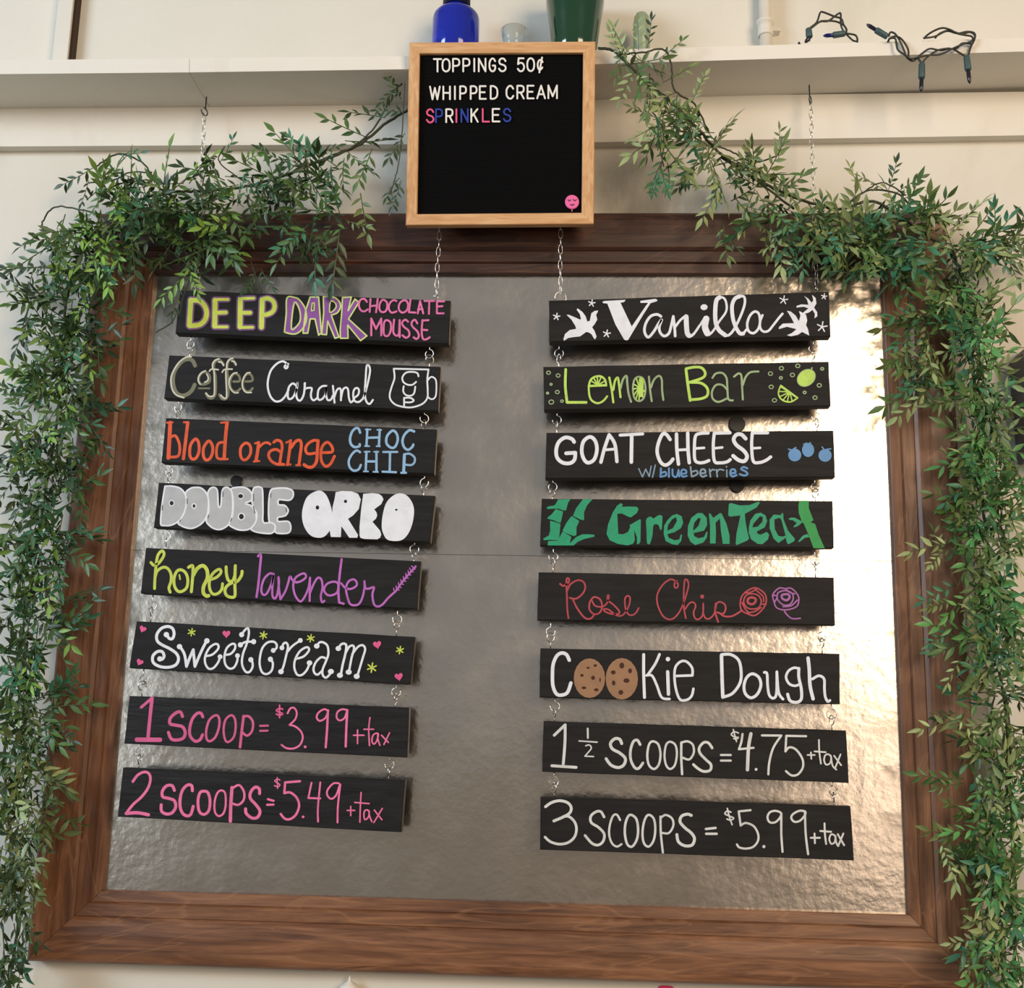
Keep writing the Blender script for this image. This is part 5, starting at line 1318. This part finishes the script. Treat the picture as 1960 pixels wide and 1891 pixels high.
LH = [(738, 225, 662, 213, 'd', -.08), (700, 262, 618, 228, 'm', -.08), (712, 285, 690, 352, 'm', -.08), (590, 300, 552, 265, 'd', -.07), (600, 298, 618, 290, 'd', -.07), (560, 315, 492, 292, 'd', -.075),
      (430, 345, 345, 305, 'd', -.07), (420, 312, 448, 270, 'b', -.08), (415, 300, 400, 318, 'd', -.08), (228, 293, 278, 300, 'b', -.07), (180, 320, 118, 360, 'd', -.06), (170, 345, 160, 385, 'd', -.06),
      (95, 440, 28, 470, 'd', -.04), (125, 410, 95, 500, 'd', -.05), (120, 440, 105, 480, 'd', -.05), (85, 555, 0, 550, 'o', -.04), (80, 510, 48, 515, 'm', -.04), (60, 600, 25, 675, 'd', -.045), (60, 610, 75, 660, 'd', -.045),
      (80, 740, 8, 695, 'y', -.05), (60, 690, 60, 745, 'y', -.05), (40, 780, 5, 745, 'm', -.045), (40, 780, 0, 800, 'm', -.04), (45, 790, 55, 820, 'm', -.04), (30, 920, 0, 885, 'd', -.04), (30, 915, 5, 945, 'd', -.04),
      (165, 690, 160, 640, 'd', -.06), (150, 680, 180, 618, 'd', -.06), (150, 770, 212, 772, 'd', -.06), (150, 790, 200, 790, 'd', -.06), (130, 860, 160, 930, 'd', -.055), (110, 910, 135, 960, 'm', -.055), (95, 960, 118, 915, 'd', -.05),
      (178, 490, 222, 560, 'y', -.085), (185, 440, 200, 500, 'y', -.085), (160, 400, 150, 470, 'y', -.08), (455, 395, 460, 340, 'b', -.09), (470, 440, 560, 420, 'm', -.09), (430, 430, 440, 510, 'm', -.09), (400, 430, 455, 515, 'm', -.092),
      (590, 430, 535, 490, 'b', -.09), (575, 440, 520, 505, 'm', -.09), (650, 440, 640, 545, 'd', -.085), (690, 370, 702, 450, 'o', -.085), (660, 420, 700, 440, 'o', -.085), (375, 470, 365, 520, 'm', -.09),
      (365, 520, 300, 572, 'y', -.092), (360, 510, 380, 560, 'y', -.092), (350, 540, 320, 600, 'd', -.09), (490, 520, 470, 555, 'd', -.09), (500, 515, 520, 560, 'd', -.09),
      (768, 190, 742, 150, 'd', -.10), (770, 160, 740, 190, 'd', -.10), (775, 255, 745, 305, 'd', -.115), (765, 340, 735, 372, 'd', -.115), (768, 345, 755, 398, 'd', -.115), (775, 215, 720, 210, 'd', -.10),
      (95, 1100, 125, 1045, 'd', -.045), (115, 1145, 205, 1130, 'd', -.06), (112, 1150, 190, 1150, 'd', -.055), (80, 1215, 112, 1190, 'd', -.045), (60, 1230, 80, 1262, 'd', -.045), (85, 1330, 155, 1302, 'd', -.06), (60, 1320, 100, 1335, 'd', -.05),
      (90, 1400, 152, 1415, 'd', -.06), (80, 1420, 130, 1440, 'd', -.055), (60, 1490, 125, 1490, 'o', -.055), (50, 1530, 100, 1545, 'o', -.05), (40, 1600, 100, 1630, 'd', -.055), (40, 1650, 75, 1725, 'l', -.055), (30, 1660, 62, 1680, 'l', -.055)]
Dk = [('d', 6), ('m', 4), ('b', 2), ('y', .5)]; Md = [('d', 3), ('m', 5), ('b', 2), ('y', 1.5)]; Br = [('m', 3), ('y', 5), ('d', 1), ('b', 1)]
LB = [(700, 285, 560, 330, 32, 40, 7, Dk, -.06, -.085, (0, -.2)), (640, 330, 460, 380, 60, 80, 26, Dk, -.05, -.09, (0, -.4)), (460, 390, 330, 410, 85, 75, 26, Md, -.06, -.1, (0, -.3)), (330, 400, 180, 400, 70, 75, 34, Md, -.06, -.1, (0, -.2)),
      (420, 440, 220, 450, 60, 65, 32, Dk, -.055, -.1, (0, -.5)), (190, 430, 190, 530, 40, 20, 9, Br, -.08, -.1, (0, -.6)), (650, 430, 560, 420, 50, 60, 12, Dk, -.06, -.09, (0, -.7)),
      (160, 430, 120, 560, 60, 75, 20, Md, -.045, -.075, (0, -.5)), (120, 560, 115, 720, 75, 80, 34, Dk, -.045, -.075, (0, -.6)), (115, 720, 100, 900, 80, 90, 34, Md, -.045, -.0755, (0, -.6)), (100, 900, 70, 1060, 80, 65, 26, Dk, -.045, -.075, (0, -.6)),
      (60, 1050, 55, 1250, 75, 70, 32, Dk, -.045, -.075, (0, -.6)), (50, 1250, 50, 1430, 65, 60, 26, Md, -.045, -.075, (0, -.6)), (50, 1430, 45, 1600, 60, 60, 24, [('o', 4), ('l', 2), ('d', 2), ('m', 2)], -.045, -.075, (0, -.6)), (45, 1600, 25, 1740, 55, 45, 18, [('o', 3), ('l', 3), ('d', 3)], -.045, -.065, (0, -.6)),
      (30, 1740, 15, 1900, 30, 30, 11, Dk, -.045, -.06, (0, -.8))]
g1 = garland('dark green leaf garland draped over the frame corner and down its left side', tuple(P(200, 420, -0.06)), LEFT_STEM, LB, LH,
             [[(590, 300, -.07), (565, 300, -.07), (560, 270, -.07)], [(470, 350, -.07), (420, 310, -.075), (430, 280, -.08)], [(345, 600, -.09), (350, 570, -.09), (365, 520, -.09), (350, 470, -.09)], [(298, 636, -.09), (325, 620, -.09), (338, 600, -.09)], [(500, 560, -.09), (490, 530, -.09), (480, 500, -.085)]], 11)
RIGHT_STEM = [([(1145, 92, -.15), (1175, 98, -.15), (1200, 120, -.15), (1240, 160, -.145), (1280, 190, -.14), (1330, 240, -.12), (1375, 290, -.09), (1430, 330, -.08), (1500, 370, -.075), (1560, 390, -.075), (1610, 400, -.075), (1670, 385, -.08), (1730, 420, -.075), (1800, 470, -.065), (1835, 510, -.055), (1855, 600, -.04), (1862, 700, -.03), (1872, 800, -.03), (1878, 900, -.03), (1885, 1000, -.03), (1900, 1120, -.03), (1905, 1240, -.03), (1922, 1340, -.03), (1930, 1440, -.03), (1938, 1600, -.03), (1945, 1750, -.03), (1935, 1920, -.03)], 0.0022),
              ([(1180, 105, -.15), (1230, 100, -.15), (1270, 95, -.15), (1285, 125, -.15), (1290, 170, -.145), (1330, 200, -.13), (1350, 240, -.12)], 0.0014),
              ([(1370, 280, -.09), (1400, 290, -.085), (1440, 310, -.08), (1490, 295, -.08), (1493, 262, -.08)], 0.0012), ([(1380, 300, -.09), (1440, 340, -.08), (1520, 400, -.075)], 0.0018),
              ([(1260, 180, -.14), (1245, 150, -.145), (1240, 200, -.14), (1270, 250, -.13), (1265, 320, -.12)], 0.0010), ([(1610, 400, -.08), (1660, 365, -.08), (1720, 372, -.08), (1745, 400, -.08)], 0.0014),
              ([(1620, 395, -.08), (1650, 370, -.08), (1690, 350, -.08), (1735, 375, -.08)], 0.0011), ([(1820, 470, -.06), (1870, 470, -.06), (1920, 452, -.06), (1965, 450, -.06)], 0.0012),
              ([(1840, 480, -.06), (1872, 520, -.05), (1868, 550, -.045), (1840, 570, -.04)], 0.0013), ([(1862, 760, -.04), (1885, 800, -.04), (1875, 850, -.04)], 0.0014), ([(1860, 630, -.04), (1872, 670, -.04), (1865, 700, -.04)], 0.0009),
              ([(1900, 860, -.04), (1908, 900, -.04), (1890, 930, -.04)], 0.0011), ([(1905, 1330, -.04), (1880, 1420, -.045), (1860, 1470, -.05)], 0.0012), ([(1925, 1330, -.04), (1932, 1450, -.04), (1925, 1520, -.04)], 0.003)]
RHS = [(1200, 110, 1172, 42, 'l', -.15), (1222, 95, 1222, 32, 'l', -.15), (1238, 92, 1252, 42, 'd', -.15), (1262, 112, 1297, 88, 'm', -.15), (1215, 135, 1180, 190, 'l', -.15), (1220, 140, 1240, 175, 'l', -.15), (1325, 195, 1345, 142, 'l', -.13),
       (1262, 240, 1210, 262, 'l', -.13), (1255, 225, 1228, 215, 'o', -.13), (1265, 320, 1275, 378, 'b', -.12), (1262, 335, 1250, 370, 'b', -.12), (1335, 320, 1300, 362, 'o', -.10), (1365, 330, 1378, 385, 'b', -.10), (1480, 330, 1535, 385, 'o', -.085), (1490, 305, 1494, 262, 'o', -.08),
       (1385, 430, 1388, 505, 'o', -.09), (1375, 440, 1400, 470, 'd', -.09), (1465, 430, 1465, 500, 'o', -.09), (1450, 430, 1490, 460, 'o', -.09), (1530, 440, 1500, 500, 'b', -.095), (1535, 450, 1545, 520, 'b', -.095), (1525, 470, 1510, 525, 'b', -.095), (1590, 400, 1580, 450, 'o', -.09), (1620, 420, 1615, 470, 'o', -.09),
       (1650, 368, 1632, 335, 'l', -.08), (1700, 365, 1718, 312, 'd', -.08), (1690, 362, 1670, 350, 'o', -.08), (1715, 370, 1750, 342, 'd', -.08), (1815, 430, 1775, 375, 'l', -.07), (1825, 445, 1858, 412, 'o', -.07), (1840, 455, 1895, 480, 'm', -.07),
       (1900, 465, 1960, 462, 'm', -.065), (1905, 470, 1955, 500, 'm', -.065), (1850, 480, 1900, 505, 'd', -.065), (1825, 470, 1820, 540, 'd', -.06), (1860, 640, 1928, 640, 'm', -.05), (1860, 620, 1890, 600, 'm', -.05), (1855, 570, 1880, 560, 'm', -.05),
       (1800, 590, 1710, 645, 'm', -.075), (1805, 610, 1720, 618, 'm', -.075), (1790, 640, 1700, 680, 'm', -.075), (1785, 660, 1715, 705, 'o', -.07), (1775, 730, 1695, 790, 'm', -.07), (1780, 740, 1722, 805, 'l', -.07), (1790, 720, 1745, 745, 'm', -.07), (1870, 735, 1905, 735, 'b', -.05), (1865, 748, 1925, 758, 'd', -.045),
       (1900, 860, 1945, 820, 'o', -.05), (1895, 840, 1918, 800, 'o', -.05), (1905, 930, 1960, 920, 'm', -.05), (1910, 960, 1955, 985, 'm', -.05), (1820, 1040, 1728, 1052, 'l', -.075), (1810, 1050, 1775, 1085, 'l', -.075), (1810, 1070, 1790, 1010, 'o', -.07),
       (1830, 1120, 1762, 1150, 'b', -.07), (1825, 1150, 1765, 1165, 'o', -.07), (1830, 1200, 1770, 1235, 'b', -.07), (1835, 1230, 1790, 1250, 'b', -.07), (1840, 1260, 1812, 1300, 'l', -.065), (1840, 1375, 1752, 1400, 'l', -.075), (1830, 1365, 1790, 1372, 'd', -.075), (1835, 1375, 1870, 1412, 'l', -.07), (1835, 1380, 1850, 1440, 'd', -.07),
       (1845, 1490, 1755, 1492, 'm', -.075), (1845, 1500, 1790, 1500, 'm', -.07), (1850, 1560, 1835, 1545, 'm', -.06), (1820, 1580, 1800, 1630, 'm', -.07), (1800, 1610, 1828, 1678, 'l', -.07), (1870, 1700, 1850, 1745, 'm', -.06), (1880, 1790, 1830, 1812, 'l', -.065), (1880, 1800, 1860, 1860, 'l', -.06)]
Rt = [('o', 4), ('l', 4), ('m', 3), ('b', 1.5)]; Rm = [('o', 5), ('m', 3), ('b', 2), ('l', 2), ('d', 1)]; Rd = [('m', 4), ('o', 5), ('b', 1.5), ('g', 6), ('l', 3)]
RB = [(1180, 95, 1290, 190, 24, 36, 9, Rt, -.13, -.16, (0, -.1)), (1290, 190, 1370, 300, 40, 46, 14, Rt, -.09, -.14, (-.2, -.5)), (1260, 220, 1290, 330, 30, 30, 9, Rt, -.10, -.13, (0, -.6)), (1350, 290, 1450, 370, 50, 55, 15, Rt, -.07, -.11, (0, -.5)),
      (1420, 360, 1560, 440, 50, 58, 24, Rm, -.06, -.1, (0, -.5)), (1560, 430, 1700, 470, 55, 75, 36, Rm, -.06, -.1, (0, -.4)), (1650, 450, 1750, 500, 70, 80, 30, [('b', 5), ('m', 4), ('o', 1)], -.06, -.1, (0, -.4)), (1720, 400, 1830, 470, 45, 45, 14, Rt, -.06, -.09, (0, -.2)),
      (1830, 460, 1950, 480, 35, 35, 13, Rm, -.05, -.075, (0, -.3)), (1835, 520, 1850, 660, 55, 60, 26, Rd, -.045, -.0755, (0, -.6)), (1770, 600, 1760, 740, 50, 45, 15, Rm, -.055, -.08, (-.3, -.6)), (1855, 660, 1870, 850, 45, 55, 30, Rd, -.045, -.075, (0, -.6)),
      (1870, 850, 1880, 1050, 75, 80, 42, Rd, -.045, -.0755, (0, -.6)), (1880, 1050, 1890, 1250, 75, 75, 38, Rd, -.045, -.0755, (0, -.6)), (1895, 1250, 1905, 1450, 50, 60, 20, Rm, -.045, -.075, (0, -.6)), (1905, 1450, 1915, 1640, 65, 65, 28, Rd, -.045, -.075, (0, -.6)),
      (1905, 1640, 1915, 1891, 55, 60, 32, Rd, -.045, -.075, (0, -.6)), (1830, 1600, 1850, 1700, 25, 25, 5, Rm, -.045, -.065, (0, -.6))]
g2 = garland('olive green leaf garland from the vase down over the right side of the frame', tuple(P(1850, 500, -0.06)), RIGHT_STEM, RB, RHS,
             [[(1835, 590, -.05), (1800, 600, -.07), (1760, 620, -.075)], [(1845, 660, -.045), (1800, 690, -.065), (1780, 740, -.07)], [(1870, 1330, -.045), (1830, 1290, -.06)], [(1880, 1420, -.05), (1850, 1440, -.06), (1830, 1490, -.07)]], 23)
